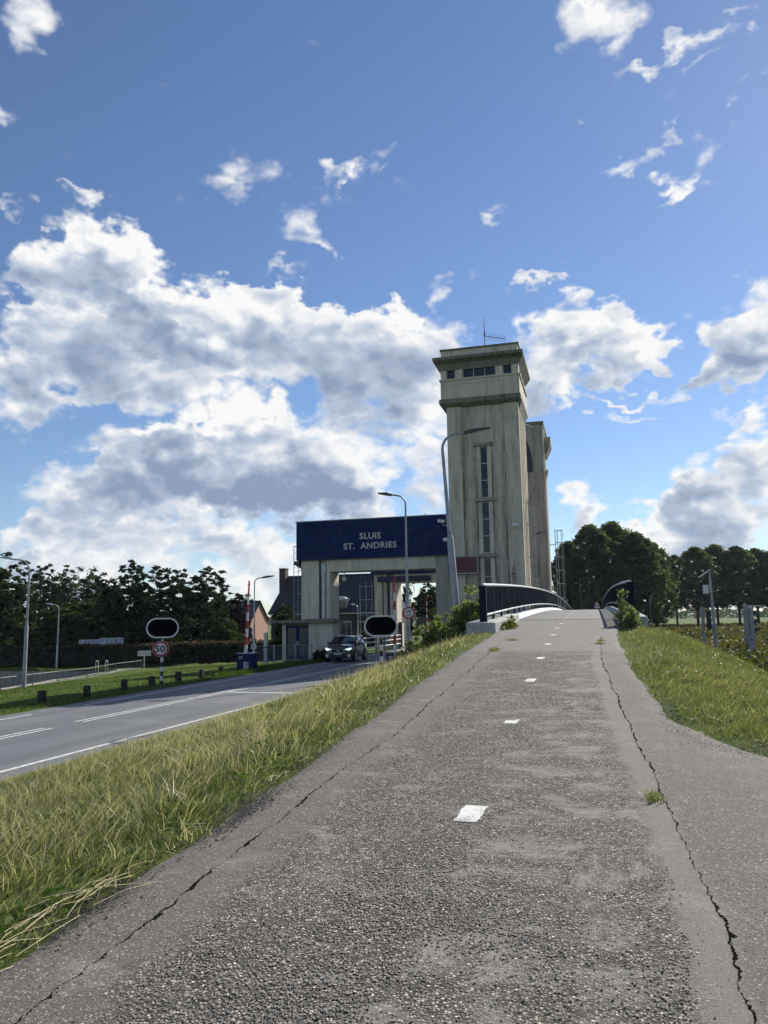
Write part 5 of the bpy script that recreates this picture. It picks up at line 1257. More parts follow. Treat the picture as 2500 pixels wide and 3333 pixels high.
def greenhouse(x, y, z, w, l, rz, label):
    t = thing('greenhouse', label, 'greenhouse', (x, y, z), rz, group='greenhouses behind the hedge')
    GP = plain('greenhouse_glazing' , (0.26, 0.30, 0.33), 0.3, 0.0, 0.2, 2.0) if 'greenhouse_glazing' not in MATS else MATS['greenhouse_glazing']
    n = 5
    for k in range(n):
        a, c = -l/2+l*k/n+.02, -l/2+l*(k+1)/n-.02
        for s in (-1, 1):
            MB().add([(a, s*w/2, 1.3), (c, s*w/2, 1.3), (c, 0, 2.25), (a, 0, 2.25)], [(0, 1, 2, 3)]).build('roof_pane', GP, t)
        MB().box(a, c, -w/2, -w/2+.02, .2, 1.28).build('pane', GP, t)
    f = MB()
    for k in range(n+1):
        q = -l/2+l*k/n; f.box(q-.02, q+.02, -w/2-.02, -w/2+.03, 0, 1.3); f.tube([(q, -w/2, 1.3), (q, 0, 2.27), (q, w/2, 1.3)], .025, 5)
    f.tube([(-l/2, 0, 2.28), (l/2, 0, 2.28)], .03, 5).tube([(-l/2, -w/2, 1.3), (l/2, -w/2, 1.3)], .03, 5)
    f.build('frame', WHITE, t)
greenhouse(-42.4, 61.9, -.95, 1.7, 2.0, R(30), 'pale greenhouse with sloping glass roof behind the hedge')
greenhouse(-44.9, 62.2, -1.1, 1.6, 1.8, R(30), 'smaller greenhouse half hidden by shrubs left of the pale one')

# ------------------------------------------------------------------ right-hand masts and signals
def mast_box():
    t = thing('camera_mast', 'slim grey mast with solar panel and white box on the right slope', 'mast', (6.77, 49.0, gz(6.77, 49)-.1))
    MB().tube([(0, 0, 0), (0, 0, 2.45)], .12, 10).build('post_base', GREY, t, smooth=True); MB().tube([(0, 0, 2.45), (-.05, 0, 5.7)], [.08, .065], 8).build('post_top', ZINC, t, smooth=True)
    MB().add([(-.62, -.4, 5.2), (.0, -.4, 5.62), (.0, .4, 5.62), (-.62, .4, 5.2), (-.62, -.4, 5.25), (.0, -.4, 5.67), (.0, .4, 5.67), (-.62, .4, 5.25)], [(0, 3, 2, 1), (4, 5, 6, 7), (0, 1, 5, 4), (1, 2, 6, 5), (2, 3, 7, 6), (3, 0, 4, 7)]).build('solar_panel', ZINC, t)
    MB().rbox(-.45, -.18, -.15, .15, 4.25, 4.75, .02).build('equipment_box', WHITE, t)
    MB().box(-.2, -.05, -.05, .05, 4.35, 4.42).build('bracket', GREY, t)
mast_box()
def ship_signal(label, loc, rz, poleh, wide):
    t = thing('ship_signal', label, 'signal', loc, rz, group='ship signals on the right slope')
    if wide:
        MB().rbox(-.15, .15, -.14, .14, 0, 1.9, .02).build('column', GREY, t); MB().frustum((-.15, .15, -.14, .14), 1.9, (.0, .15, -.14, .14), 2.1).build('column_top', GREY, t)
        MB().rbox(-.17, -.05, -.08, .08, 1.95, 3.45, .02).build('upright', GREY, t)
    else:
        MB().tube([(0, 0, 0), (0, 0, 2.0), (0, 0, 2.02), (0, 0, poleh)], [.11, .11, .085, .085], 9).build('column', GREY, t)
    z0 = 2.0 if wide else poleh-1.35
    xo = .10 if wide else .36
    h = 1.32 if wide else 1.15
    MB().rbox(xo-.08, xo+.10, -.12, .12, z0, z0+h, .03).build('signal_head', ZINC if wide else BLACK, t)
    if wide: MB().box(-.17, .68, -.025, .025, z0+h+.02, z0+h+.07).build('top_bar', ZINC_L, t)
    else: MB().box(-.02, xo-.08, -.04, .04, z0+.3, z0+.38).build('bracket', GREY, t)
    for k in range(3):
        zz = z0+h-.16-(h-.2)/3*k
        hd = MB(); x = xo+.105
        hd.add([(x, -.13, zz), (x+.30, -.12, zz-.01), (x+.30, .12, zz-.01), (x, .13, zz), (x, -.13, zz-.24), (x, .13, zz-.24)], [(0, 1, 2, 3), (0, 4, 1), (3, 2, 5)])
        hd.build('visor', ZINC_L if not wide else DARKGREY, t)
        MB().tube([(x-.0, 0, zz-.15), (x+.02, 0, zz-.15)], .11, 12).build('lens', BLACK, t)
ship_signal('black three lamp ship signal on a thin grey pole beside the camera mast', (6.15, 48.9, gz(6.15, 48.9)-.1), R(20), 3.05+.4, False)
ship_signal('large grey three visor ship signal on a thick column at the right', (6.55, 37.2, gz(6.55, 37.2)-.1), R(20), 3, True)
t = thing('wire_fence', 'low wire mesh fence running along the right slope', 'fence', (6.0, 33, 0), world=True)
fy = [(5.6, 38.4), (6.6, 35.9), (7.6, 33.4), (8.6, 30.9), (9.6, 28.4)]
for x, y in fy: MB().tube([(x, y, gz(x, y)-.1), (x, y, 1.0)], .03, 6).build('post', DARKGREY, t)
for (x, y), (x2, y2) in zip(fy[:-1], fy[1:]):
    MB().tube([(x, y, .98), (x2, y2, .98)], .018, 5).build('top_wire', DARKGREY, t)
    m = MB()
    for k in range(1, 22):
        u = k/22; m.tube([(x+(x2-x)*u, y+(y2-y)*u, -.2), (x+(x2-x)*u, y+(y2-y)*u, .97)], .004, 3)
    o = m.build('mesh_panel', DARKGREY, t); o['kind'] = 'stuff'
t = thing('warning_sign', 'small triangular warning sign with exclamation mark beside the right railing', 'sign', (0.52, 118.0, float(par(118))+.55), R(10))
MB().tube([(0, .03, 0), (0, .03, 1.9)], .03, 6).build('post', GREY, t)
tri = lambda s: [(-.42*s, 1.30+.24*(1-s)), (.42*s, 1.30+.24*(1-s)), (0, 1.30+.24*(1-s)+.73*s)]
MB().prism(tri(1), 'y', -.01, .01).build('plate', REDRING, t); MB().prism(tri(.68), 'y', -.018, -.011).build('panel', WHITE, t)
MB().prism([(-.025, 1.50), (.025, 1.50), (.035, 1.72), (-.035, 1.72)], 'y', -.024, -.019).build('exclamation_mark', BLACK, t); MB().prism(circle(0, 1.455, .03, 10), 'y', -.024, -.019).build('exclamation_dot', BLACK, t)
MB().box(-.36, .36, -.01, .01, .92, 1.22).build('under_plate', WHITE, t); MB().box(-.25, .25, -.014, -.011, 1.03, 1.09).build('text_line', DARKGREY, t)

# ------------------------------------------------------------------ vegetation
LEAF = {
 'round': leaf_mat('leaf_dark_green', (0.010, 0.020, 0.008), (0.045, 0.075, 0.020), (0.075, 0.105, 0.030), 0.30, 0.12),
 'upright': leaf_mat('leaf_deep_green', (0.008, 0.016, 0.008), (0.032, 0.052, 0.018), (0.065, 0.090, 0.035), 0.25, 0.10),
 'open': leaf_mat('leaf_mid_green', (0.018, 0.034, 0.012), (0.055, 0.085, 0.026), (0.09, 0.12, 0.04), 0.35, 0.12),
 'olive': leaf_mat('leaf_olive', (0.022, 0.034, 0.010), (0.065, 0.088, 0.022), (0.11, 0.13, 0.035), 0.35, 0.15),
 'plum': leaf_mat('leaf_plum', (0.012, 0.007, 0.010), (0.032, 0.016, 0.022), (0.055, 0.030, 0.030), 0.25, 0.12, (1.2, .8, .9)),
 'clump': None,
 'elm': leaf_mat('leaf_elm', (0.042, 0.060, 0.028), (0.105, 0.135, 0.056), (0.17, 0.19, 0.09), 0.5, 0.12),
}
LEAF['clump'] = LEAF['elm']
LEAF_BUSH = leaf_mat('leaf_willow_bush', (0.095, 0.115, 0.055), (0.23, 0.255, 0.125), (0.38, 0.36, 0.21), 0.5, 0.2)
LEAF_HEDGE = leaf_mat('leaf_hedge', (0.010, 0.014, 0.008), (0.030, 0.036, 0.016), (0.10, 0.045, 0.040), 0.25, 0.12)
LEAF_HEDGE_TOP = leaf_mat('leaf_hedge_top', (0.035, 0.022, 0.020), (0.085, 0.055, 0.040), (0.13, 0.12, 0.045), 0.35, 0.2)
LEAF_BRUSH = leaf_mat('leaf_brush', (0.030, 0.040, 0.014), (0.090, 0.092, 0.036), (0.20, 0.135, 0.07), 0.35, 0.5)
LEAF_YELLOW = leaf_mat('leaf_yellow_green', (0.05, 0.06, 0.012), (0.14, 0.16, 0.03), (0.22, 0.20, 0.04), 0.45, 0.15)

def leaf_quads(C, size, droop=0.0, aspect=1.6, g=rng, wind=None):
    """one pointed leaf (a diamond quad) at every point of C"""
    n = len(C)
    d = g.normal(size=(n, 3)); d[:, 2] = d[:, 2]*0.7 - droop
    if wind is not None: d += np.asarray(wind)
    d /= np.linalg.norm(d, axis=1)[:, None]
    u = np.cross(d, g.normal(size=(n, 3))); u /= np.linalg.norm(u, axis=1)[:, None]+1e-9
    s = size*(0.6+0.8*g.random(n))[:, None]
    a = d*s*aspect*0.5; b = u*s*0.5
    nrm = np.cross(d, u)*s*0.18
    V = np.stack([C-a, C+b+nrm, C+a, C-b+nrm], 1).reshape(-1, 3)
    F = np.arange(4*n).reshape(n, 4)
    return V, F
def blob_leaves(centres, radii, per, g=rng, flat=0.8):
    """points scattered through clumps, denser at their skin"""
    P = []; T = []
    for c, r in zip(centres, radii):
        n = max(4, int(per*(r if np.isscalar(r) else r)))
        v = g.normal(size=(n, 3)); v /= np.linalg.norm(v, axis=1)[:, None]
        rad = r*(0.25+1.15*g.random(n))
        q = v*rad[:, None]; q[:, 2] *= flat
        P.append(q+c); T.append(np.clip(g.normal(0.45, 0.22, n), 0, 1))
    return np.concatenate(P), np.concatenate(T)
def limb(mb, a, b, r0, r1, g, n=5, wob=0.08, k=6):
    a, b = np.array(a, float), np.array(b, float); L = np.linalg.norm(b-a)
    pts = [tuple(a+(b-a)*i/n + (g.normal(size=3)*wob*L*math.sin(math.pi*i/n))) for i in range(n+1)]
    mb.tube(pts, [r0+(r1-r0)*i/n for i in range(n+1)], k); return pts
def tree_variant(kind, seed):
    """unit tree: height 1, crown width ~1 (scaled on placing)"""
    g = np.random.default_rng(seed); mb = MB(); C = []; Rr = []
    if kind in ('elm', 'clump'):
        lo = .22 if kind == 'elm' else .05
        limb(mb, (0, 0, 0), (0.01, 0, 0.42), .026, .017, g, 5, .02)
        tips = []
        for k in range(11):
            a = 2*math.pi*k/11+g.uniform(-.3, .3); z0 = 0.16+.26*g.random(); z1 = g.uniform(.42, .9); rr = .34*math.sin(math.pi*min(1, max(.1, (z1-.12)/.95)))**.7
            tip = (rr*math.cos(a), rr*math.sin(a), z1); limb(mb, (0, 0, z0), tip, .0085, .002, g, 5, .06, 5); tips.append(tip)
        limb(mb, (0.01, 0, .42), (0, 0, .9), .013, .003, g, 5, .03)
        for k in range(400 if kind == 'elm' else 620):
            u = g.random(); z = lo+(.96-lo)*u**.85
            w = .46*math.sin(math.pi*np.clip((z-lo+.10)/(1.06-lo), 0.03, 1))**.62*(.86+.28*vnoise(k*.37, seed, 1.0, 3))
            a = g.uniform(0, 2*math.pi); r = w*g.random()**.42
            C.append((r*math.cos(a)+.03*(z-.3), r*math.sin(a), z)); Rr.append(g.uniform(.018, .048))
        per, ls = 1350, .020
    elif kind == 'upright':
        limb(mb, (0, 0, 0), (0, 0, .85), .018, .004, g)
        spires = [(g.uniform(-.30, .30), g.uniform(-.30, .30), g.uniform(.72, 1.0)) for _ in range(9)]
        for sx, sy, sz in spires:
            limb(mb, (0, 0, .12), (sx, sy, sz*.93), .009, .002, g, 5, .05, 5)
            for k in range(36):
                u = (k+g.random())/36; z = .06+u*(sz-.06)
                w = .27*math.sin(math.pi*np.clip(u*.86+.12, 0, 1))**.7
                a = g.uniform(0, 6.28); r = w*g.random()**.5
                C.append((sx*min(1, .4+u)+r*math.cos(a), sy*min(1, .4+u)+r*math.sin(a), z)); Rr.append(g.uniform(.020, .050)*(1.15-.6*u))
        per, ls = 1600, .021
    elif kind == 'open':
        limb(mb, (0, 0, 0), (0, 0, .5), .02, .012, g)
        for k in range(26):
            a = g.uniform(0, 6.28); z1 = g.uniform(.45, .97); rr = .45*math.sin(math.pi*(z1-.2)/.9)**.8
            tip = np.array((rr*math.cos(a)*g.uniform(.5, 1), rr*math.sin(a)*g.uniform(.5, 1), z1))
            limb(mb, (0, 0, g.uniform(.25, .5)), tip, .006, .002, g, 4, .06, 5)
            for q in range(4): C.append(tuple(tip*(1-.12*q)+g.normal(size=3)*.03+(0, 0, .02*q))); Rr.append(g.uniform(.035, .06))
        for k in range(60):
            a = g.uniform(0, 6.28); z = g.uniform(.1, .6); r = .4*g.random()**.5; C.append((r*math.cos(a), r*math.sin(a), z)); Rr.append(g.uniform(.05, .08))
        per, ls = 700, .026
    else:
        limb(mb, (0, 0, 0), (0, 0, .6), .022, .010, g)
        for k in range(9):
            a = g.uniform(0, 6.28); z1 = g.uniform(.4, .85); limb(mb, (0, 0, g.uniform(.15, .4)), (.3*math.cos(a), .3*math.sin(a), z1), .008, .002, g, 4, .06, 5)
        lobes = [(g.uniform(-.24, .24), g.uniform(-.24, .24), g.uniform(.40, .80), g.uniform(.16, .26)) for _ in range(9)]+[(g.uniform(-.25, .25), g.uniform(-.25, .25), g.uniform(.10, .3), .22) for _ in range(5)]
        for lx, ly, lz, lr in lobes:
            for k in range(32):
                v = g.normal(size=3); v /= np.linalg.norm(v); r = lr*g.random()**.33
                z = min(lz+v[2]*r, .985)
                C.append((lx+v[0]*r*1.05, ly+v[1]*r*1.05, max(.03, z))); Rr.append(g.uniform(.020, .048))
        per, ls = 1450, .022
    W, Hh, ls = NOM[kind]
    C = np.array(C)*np.array([W, W, Hh]); Rr = [q*(W*.55+Hh*.45) for q in Rr]; mb.v = [(a*W, b_*W, c_*Hh) for a, b_, c_ in mb.v]; per = per/(W*.55+Hh*.45)
    P, T = blob_leaves(C, Rr, per, g)
    T = np.clip(T + (g.random(len(C))*.5-.25)[np.repeat(np.arange(len(C)), [max(4, int(per*r)) for r in Rr])], 0, 1)
    V, F = leaf_quads(P, ls, .1, 1.5, g, wind=(.35, .1, .1) if kind == 'elm' else None)
    return mb, V, F, np.repeat(T, 4)
NOM = {'elm': (11.0, 20.0, .30), 'upright': (6.5, 12.0, .18), 'open': (5.5, 12.0, .19), 'round': (6.5, 11.0, .18), 'clump': (11.0, 19.0, .27)}
VAR = {}
def get_variant(kind, i):
    key = (kind, i)
    if key not in VAR:
        shape = kind if kind in ('elm', 'upright', 'open', 'clump') else 'round'
        mb, V, F, T = tree_variant(shape, 100+i*17+len(kind))
        me = quads_mesh('crown', V, F, [LEAF[kind]], T)
        tm = bpy.data.meshes.new('trunk'); tm.from_pydata(mb.v, [], mb.f); tm.materials.append(BARK); tm.polygons.foreach_set('use_smooth', [True]*len(tm.polygons)); tm.update()
        VAR[key] = (me, tm)
    return VAR[key]
TREES = [
    (-57.0, 65.2, -1.2, 11.1, 5.9, 'round', 'tall dark tree at the far left behind the tall pale lamp'),
    (-63.3, 78.1, -1.2, 11.2, 4.8, 'upright', 'upright tree tuft just right of the tall pale lamp'),
    (-63.8, 82.2, -1.2, 11.1, 2.7, 'upright', 'narrow spire topped tree in the gap of the left woods'),
    (-55.3, 74.1, -1.2, 10.8, 3.8, 'open', 'open crowned tree with loose leafy branches in the left woods'),
    (-55.6, 78.3, -1.2, 9.9, 4.3, 'round', 'lower round tree behind the greenhouses'),
    (-49.6, 65.7, -1.2, 7.1, 6.1, 'olive', 'olive green broad tree behind the shorter pale lamp'),
    (-43.6, 64.8, -1.2, 9.5, 4.4, 'upright', 'dense dark tree behind the left edge of the oval sign'),
    (-42.4, 67.2, -1.2, 10.0, 4.6, 'upright', 'tallest dark tree straight above the fifty sign'),
    (-39.4, 67.0, -1.2, 9.6, 4.5, 'upright', 'dense dark tree right of the oval sign'),
    (-38.6, 70.3, -1.0, 9.4, 4.7, 'upright', 'dark tree with feathery right side in the left woods'),
    (-37.8, 72.9, -1.0, 7.7, 3.8, 'round', 'dark tree at the right end of the left woods'),
    (-32.3, 64.4, -0.9, 4.6, 3.6, 'olive', 'low olive tree right of the dark woods'),
    (-37.2, 77.4, -0.9, 6.8, 4.4, 'plum', 'dark purple leaved tree in front of the brick house'),
    (-23.9, 57.9, -0.5, 5.3, 3.2, 'round', 'bushy green tree left of the portal in front of the slate house'),
    (-26.0, 109.3, 0, 8.2, 2.2, 'plum', 'dark purple tree under the second portal'),
    (-23.9, 116.0, 0, 9.4, 7.1, 'olive', 'green tree filling the opening of the second portal'),
    (-3.7, 131.0, 0.6, 14.8, 7.7, 'clump', 'tall leafy tree just right of the rear tower'),
    (-0.1, 137.7, 0.6, 18.3, 10.2, 'clump', 'tallest broad tree of the clump above the bridge crest'),
    (3.7, 142.7, 0.6, 19.2, 10.5, 'clump', 'broad tree above the warning sign in the clump'),
    (7.3, 139.9, 0.6, 16.9, 9.6, 'clump', 'broad tree above the right railing in the clump'),
    (10.8, 147.3, 0.6, 15.5, 7.3, 'clump', 'tree at the right end of the clump'),
    (18.6, 191.1, 0.2, 16.8, 7.9, 'elm', 'small tree at the left end of the avenue'),
    (22.2, 183.5, 0.2, 17.8, 10.3, 'elm', 'avenue tree behind the black ship signal'),
    (27.6, 193.1, 0.2, 19.1, 10.8, 'elm', 'avenue tree behind the camera mast'),
    (31.8, 190.2, 0.2, 18.2, 10.5, 'elm', 'avenue tree left of the large ship signal'),
    (37.1, 197.9, 0.2, 18.2, 10.9, 'elm', 'avenue tree right of the large ship signal'),
    (41.5, 194.9, 0.2, 18.0, 11.4, 'elm', 'avenue tree cut by the right edge of the picture'),
]
def plant(name, label, x, y, z, h, w, kind, i, group, cat='tree'):
    me, tm = get_variant(kind, i % 2); f = 1.15 if kind in ('elm', 'clump') else (1.0 if any(q in label for q in ('right end of the left', 'low olive', 'purple leaved tree in front', 'left of the portal')) else 1.75 if x < -27 else 1.0)
    t = thing(name, label, cat, (x, y, z-.1), random.uniform(0, 6.28), group=group)
    if kind in ('elm', 'clump'): t.rotation_euler = (0, 0, random.uniform(-.5, .5))
    for nm, d in (('trunk', tm), ('crown', me)):
        n = NOM[kind if kind in NOM else 'round']; o = place(d, nm, t); o.scale = (w*f/n[0], w*f/n[0], h/n[1])
    return t
for i, (x, y, z, h, w, kind, lab) in enumerate(TREES):
    plant('avenue_tree' if kind == 'elm' else 'tree', lab, x, y, max(z, -1.3), h, w, kind, i, 'trees of the left woods' if x < -20 else ('trees beyond the bridge' if x > -5 else 'trees seen through the portals'))

def shrub(name, label, loc, w, d, h, mat, n, ls, group, seed, stems=True, cat='shrub', cone=False):
    g = np.random.default_rng(seed); t = thing(name, label, cat, loc, group=group)
    C = []; Rr = []; mb = MB()
    for k in range(n):
        a = g.uniform(0, 6.28); r = g.random()**.5; u = g.random()
        top = h*(1-.45*r*r)*(0.75+.35*g.random())
        C.append((r*math.cos(a)*w/2, r*math.sin(a)*d/2, max(.05, top*u**.7))); Rr.append(g.uniform(.10, .20)*min(1.0, h/1.6))
        if stems and k % 6 == 0: limb(mb, (C[-1][0]*.3, C[-1][1]*.3, 0), (C[-1][0], C[-1][1], top), .014, .004, g, 4, .05, 4)
    P, T = blob_leaves(np.array(C), Rr, 430, g)
    V, F = leaf_quads(P, ls, 0, 2.2, g)
    place(quads_mesh('foliage', V, F, [mat], np.repeat(T, 4)), 'foliage', t)
    if mb.v: mb.build('stems', BARK, t)
    return t
BG = 'bushes beside the tower'
def s_at(x, y, *a, **k): return shrub('bush', k.pop('label'), (x, y, gz(x, y)-.05), *a, **k)
s_at(-4.15, 27.6, 1.6, 1.6, 2.35, LEAF_BUSH, 120, .06, BG, 1, label='tall leafy willow bush between leaning lamp and railing')
s_at(-5.45, 29.5, 2.0, 1.8, 2.25, LEAF_BUSH, 130, .06, BG, 2, label='leafy bush just left of the leaning lamp foot')
s_at(-6.9, 31.2, 2.0, 2.0, 2.1, LEAF_BUSH, 120, .06, BG, 3, label='looser bush hiding the silver car')
s_at(-4.0, 30.8, 1.5, 2.4, 2.5, LEAF_BUSH, 110, .06, BG, 4, label='bush in front of the tower foot beside the railing')
s_at(-7.6, 36.5, 1.8, 2.0, 1.5, LEAF_BUSH, 80, .06, BG, 5, label='low bush right of the round cycle sign')
s_at(1.02, 23.2, 0.42, 1.2, .75, LEAF_BUSH, 60, .04, 'weeds by the abutment blocks', 6, label='tall grassy weeds beside the right abutment block', stems=True)
s_at(0.92, 24.6, 0.42, 1.5, 1.05, LEAF_BUSH, 60, .04, 'weeds by the abutment blocks', 7, label='weed thicket at the foot of the panelled right railing')
s_at(-2.72, 26.4, .45, 2.4, .7, LEAF_BUSH, 50, .04, 'weeds by the abutment blocks', 8, label='flowering weeds growing on the left abutment block')
s_at(-2.55, 24.2, .5, 2.4, .35, LEAF_YELLOW, 60, .04, 'weeds by the abutment blocks', 9, label='low bright green weeds along the left abutment block')
shrub('garden_shrub', 'yellow green shrub under the second portal beside the far barrier', (-19.6, 98, 0), 3.2, 3, 4.2, LEAF_YELLOW, 160, .16, 'garden shrubs', 10)
shrub('garden_shrub', 'light green shrub behind the hedge right of the greenhouse', (-37.6, 64.5, -1.0), 2.2, 2, 2.6, LEAF_YELLOW, 120, .11, 'garden shrubs', 11)
shrub('garden_shrub', 'small light shrub behind the hedge above the warning board', (-33.2, 62.6, -1.0), 1.6, 1.6, 2.0, LEAF_YELLOW, 80, .11, 'garden shrubs', 12)
shrub('garden_shrub', 'reddish low shrub behind the oncoming car under the portal', (-22.5, 76.5, 0), 5.5, 1.6, 1.5, LEAF_HEDGE_TOP, 160, .10, 'garden shrubs', 13)
shrub('garden_shrub', 'green shrub in front of the slate house wall', (-22.6, 80.0, 0), 3.4, 3.0, 3.1, LEAF['olive'], 200, .13, 'garden shrubs', 14)
shrub('garden_shrub', 'grey green shrub between the lamps across the basin', (-47.5, 63.5, -1.2), 5.0, 3, 3.9, LEAF['open'], 260, .15, 'garden shrubs', 15)
shrub('garden_shrub', 'grey green shrub at the far left across the basin', (-56.0, 62.5, -1.2), 5.0, 3, 3.4, LEAF['open'], 260, .15, 'garden shrubs', 16)
# low plants against the kiosk
s_at(-17.3, 48.2, 1.3, .9, .9, LEAF_HEDGE, 70, .06, 'weeds by the kiosk', 17, label='dark weeds against the kiosk wall behind the car')

def hedge(label, p0, p1, z0, z1, h0, h1, depth, n, seed):
    g = np.random.default_rng(seed); t = thing('hedge', label, 'hedge', (p0[0], p0[1], z0))
    a = np.array(p0); b = np.array(p1)
    u = g.random(n); off = g.uniform(-1, 1, n)*depth/2; v = g.random(n)
    dirn = (b-a)/np.linalg.norm(b-a); nr = np.array([-dirn[1], dirn[0]])
    xy = a+(b-a)*u[:, None]+nr*off[:, None]
    h = h0+(h1-h0)*u + .18*(vnoise(u*np.linalg.norm(b-a), 0*u, .6, seed)-.5); zb = z0+(z1-z0)*u
    # push the leaves to the skin of the box
    face = g.random(n); offs = np.where(face < .62, np.sign(off)*depth/2+g.normal(0, .06, n), off)
    vv = np.where(face < .62, v, 1+g.normal(0, .05, n)); xy = a+(b-a)*u[:, None]+nr*offs[:, None]
    P = np.stack([xy[:, 0], xy[:, 1], zb+vv*h], 1)-np.array([p0[0], p0[1], z0])
    top = vv > .93
    for nm, m, mat, ls in (('foliage', ~top, LEAF_HEDGE, .12), ('foliage_top', top, LEAF_HEDGE_TOP, .13)):
        V, F = leaf_quads(P[m], ls, 0, 1.5, g)
        place(quads_mesh(nm, V, F, [mat], np.repeat(np.clip(g.normal(.5, .25, m.sum()), 0, 1), 4)), nm, t)
    c = MB(); q = nr*depth*.36
    def w(pp, o, z): return (pp[0]+o[0]-p0[0], pp[1]+o[1]-p0[1], z-z0)
    c.add([w(a, -q, z0), w(b, -q, z1), w(b, q, z1), w(a, q, z0), w(a, -q, z0+h0*.93), w(b, -q, z1+h1*.93), w(b, q, z1+h1*.93), w(a, q, z0+h0*.93)], [(0,3,2,1),(4,5,6,7),(0,1,5,4),(1,2,6,5),(2,3,7,6),(3,0,4,7)])
    c.build('branch_core', BARK, t)
hedge('long dark clipped hedge with reddish top behind the lawn and basin', (-66, 60.2), (-19.6, 61.0), -1.3, -.6, 1.55, 1.65, 1.3, 26000, 5)

# ---- grass blades
GRASS_V = leaf_mat('verge_grass', (0.080, 0.108, 0.034), (0.195, 0.212, 0.080), (0.52, 0.47, 0.31), 0.45, 0.40, (1.1, 1.1, .7))
GRASS_L = leaf_mat('lawn_grass', (0.040, 0.075, 0.012), (0.085, 0.125, 0.020), (0.16, 0.17, 0.05), 0.45, 0.15, (1.2, 1.25, .6))
def blades(name, label, X, Y, hgt, wid, tint, mat, lean=0.35, wind=(.25, -.1), g=rng, kind='stuff'):
    n = len(X); Z = H(X, Y)-.02
    a = g.uniform(0, 2*math.pi, n); ux, uy = np.cos(a), np.sin(a)
    la = g.uniform(0, 2*math.pi, n); lm = np.abs(g.normal(0, lean, n))
    lx = np.cos(la)*lm+wind[0]; ly = np.sin(la)*lm+wind[1]
    B = np.stack([X, Y, Z], 1)
    def at(f, w):
        bend = f**1.7
        c = B+np.stack([lx*hgt*bend, ly*hgt*bend, hgt*(f-.25*bend*np.minimum(1, lm))], 1)
        s = np.stack([ux*wid*w, uy*wid*w, 0*ux], 1); return c-s, c+s
    p0, p1 = at(0, .5); p2, p3 = at(.5, .45); p4, p5 = at(1.0, .06)
    V = np.stack([p0, p1, p2, p3, p4, p5], 1).reshape(-1, 3)
    i = np.arange(n)[:, None]*6
    F = np.concatenate([i+np.array([[0, 1, 3, 2]]), i+np.array([[2, 3, 5, 4]])])
    o = place(quads_mesh(name, V, F, [mat], np.repeat(tint, 6)), name)
    return tag(o, label, 'grass', kind=kind)
def scatter(x0, x1, y0, y1, n, keep, g=rng):
    X = g.uniform(x0, x1, n); Y = g.uniform(y0, y1, n); m = keep(X, Y); return X[m], Y[m]
def verge_left():
    P = []
    for y0, y1, dens in ((1.5, 5, 2800), (5, 9, 1800), (9, 15, 1000), (15, 30, 420)):
        A = 7.4*(y1-y0)
        P.append(scatter(-9.6, -2.2, y0, y1, int(A*dens), lambda X, Y: (X < xl(Y)+.03+.16*(vnoise(X, Y, 3, 4)-.5)) & (X > -9.55) & (g_keep(X, Y))))
    X = np.concatenate([p[0] for p in P]); Y = np.concatenate([p[1] for p in P]); n = len(X)
    d = xl(Y)-X
    tall = np.clip(.45+d/1.6, 0.45, 1)*np.clip((9.7+X)/1.2, .35, 1)
    clump = vnoise(X, Y, 5.5, 22); patch = vnoise(X, Y, .9, 21)
    h = (0.055+0.115*rng.random(n)**1.5)*tall*(0.5+.45*patch+.6*clump)*np.interp(Y, [0, 14, 24], [1.0, 1.0, .8])
    dry = np.clip(.34*vnoise(X, Y, .55, 33)+.26*vnoise(X, Y, 2.2, 34)+rng.normal(.17, .24, n)-.16*(d < .6), 0, 1)
    stalk = rng.random(n) < .07*(.4+1.2*patch)
    h = np.where(stalk, h*1.5+.09*tall, h); dry = np.where(stalk, .82+.18*rng.random(n), dry)
    w = np.where(stalk, .0034, .0050)*(1+Y*.07)*rng.uniform(.5, 1.4, n)
    ang = 6.28*vnoise(X, Y, 1.7, 61)*1.4
    blades('verge_grass', 'long unmown grass on the bank between cycle path and road', X, Y, h, w, dry, GRASS_V, .75, (.35+.5*np.cos(ang), -.10+.5*np.sin(ang)))
def g_keep(X, Y):
    # only what can be seen from around the path
    return Y > 0.30*(-X) - 1.0
verge_left()
def verge_right():
    P = []
    for y0, y1, dens in ((4, 8, 2200), (8, 14, 1500), (14, 40, 480)):
        A = 7.5*(y1-y0)
        P.append(scatter(.4, 8, y0, y1, int(A*dens), lambda X, Y: (X > xr(Y)-.06+.16*(vnoise(X, Y, 4.5, 4)-.5)) & ((Y > 20) | (X < 6)) & ~((Y > 24.3) & (X < 2.1))))
    X = np.concatenate([p[0] for p in P]); Y = np.concatenate([p[1] for p in P])
    d = X-xr(Y)
    h = (0.045+0.10*rng.random(len(X)))*np.clip(.5+d/1.0, .5, 1)*(.6+.8*vnoise(X, Y, 4.5, 71))
    dry = np.clip(.3*vnoise(X, Y, .6, 43)+rng.normal(.24, .22, len(X)), 0, 1)
    w = .0052*(1+Y*.07)*rng.uniform(.6, 1.3, len(X))
    ang = 6.28*vnoise(X, Y, 1.7, 62)*1.4
    blades('verge_grass', 'green grass on the slope right of the cycle path', X, Y, h, w, dry, GRASS_V, .6, (.25+.4*np.cos(ang), -.1+.4*np.sin(ang)))
verge_right()
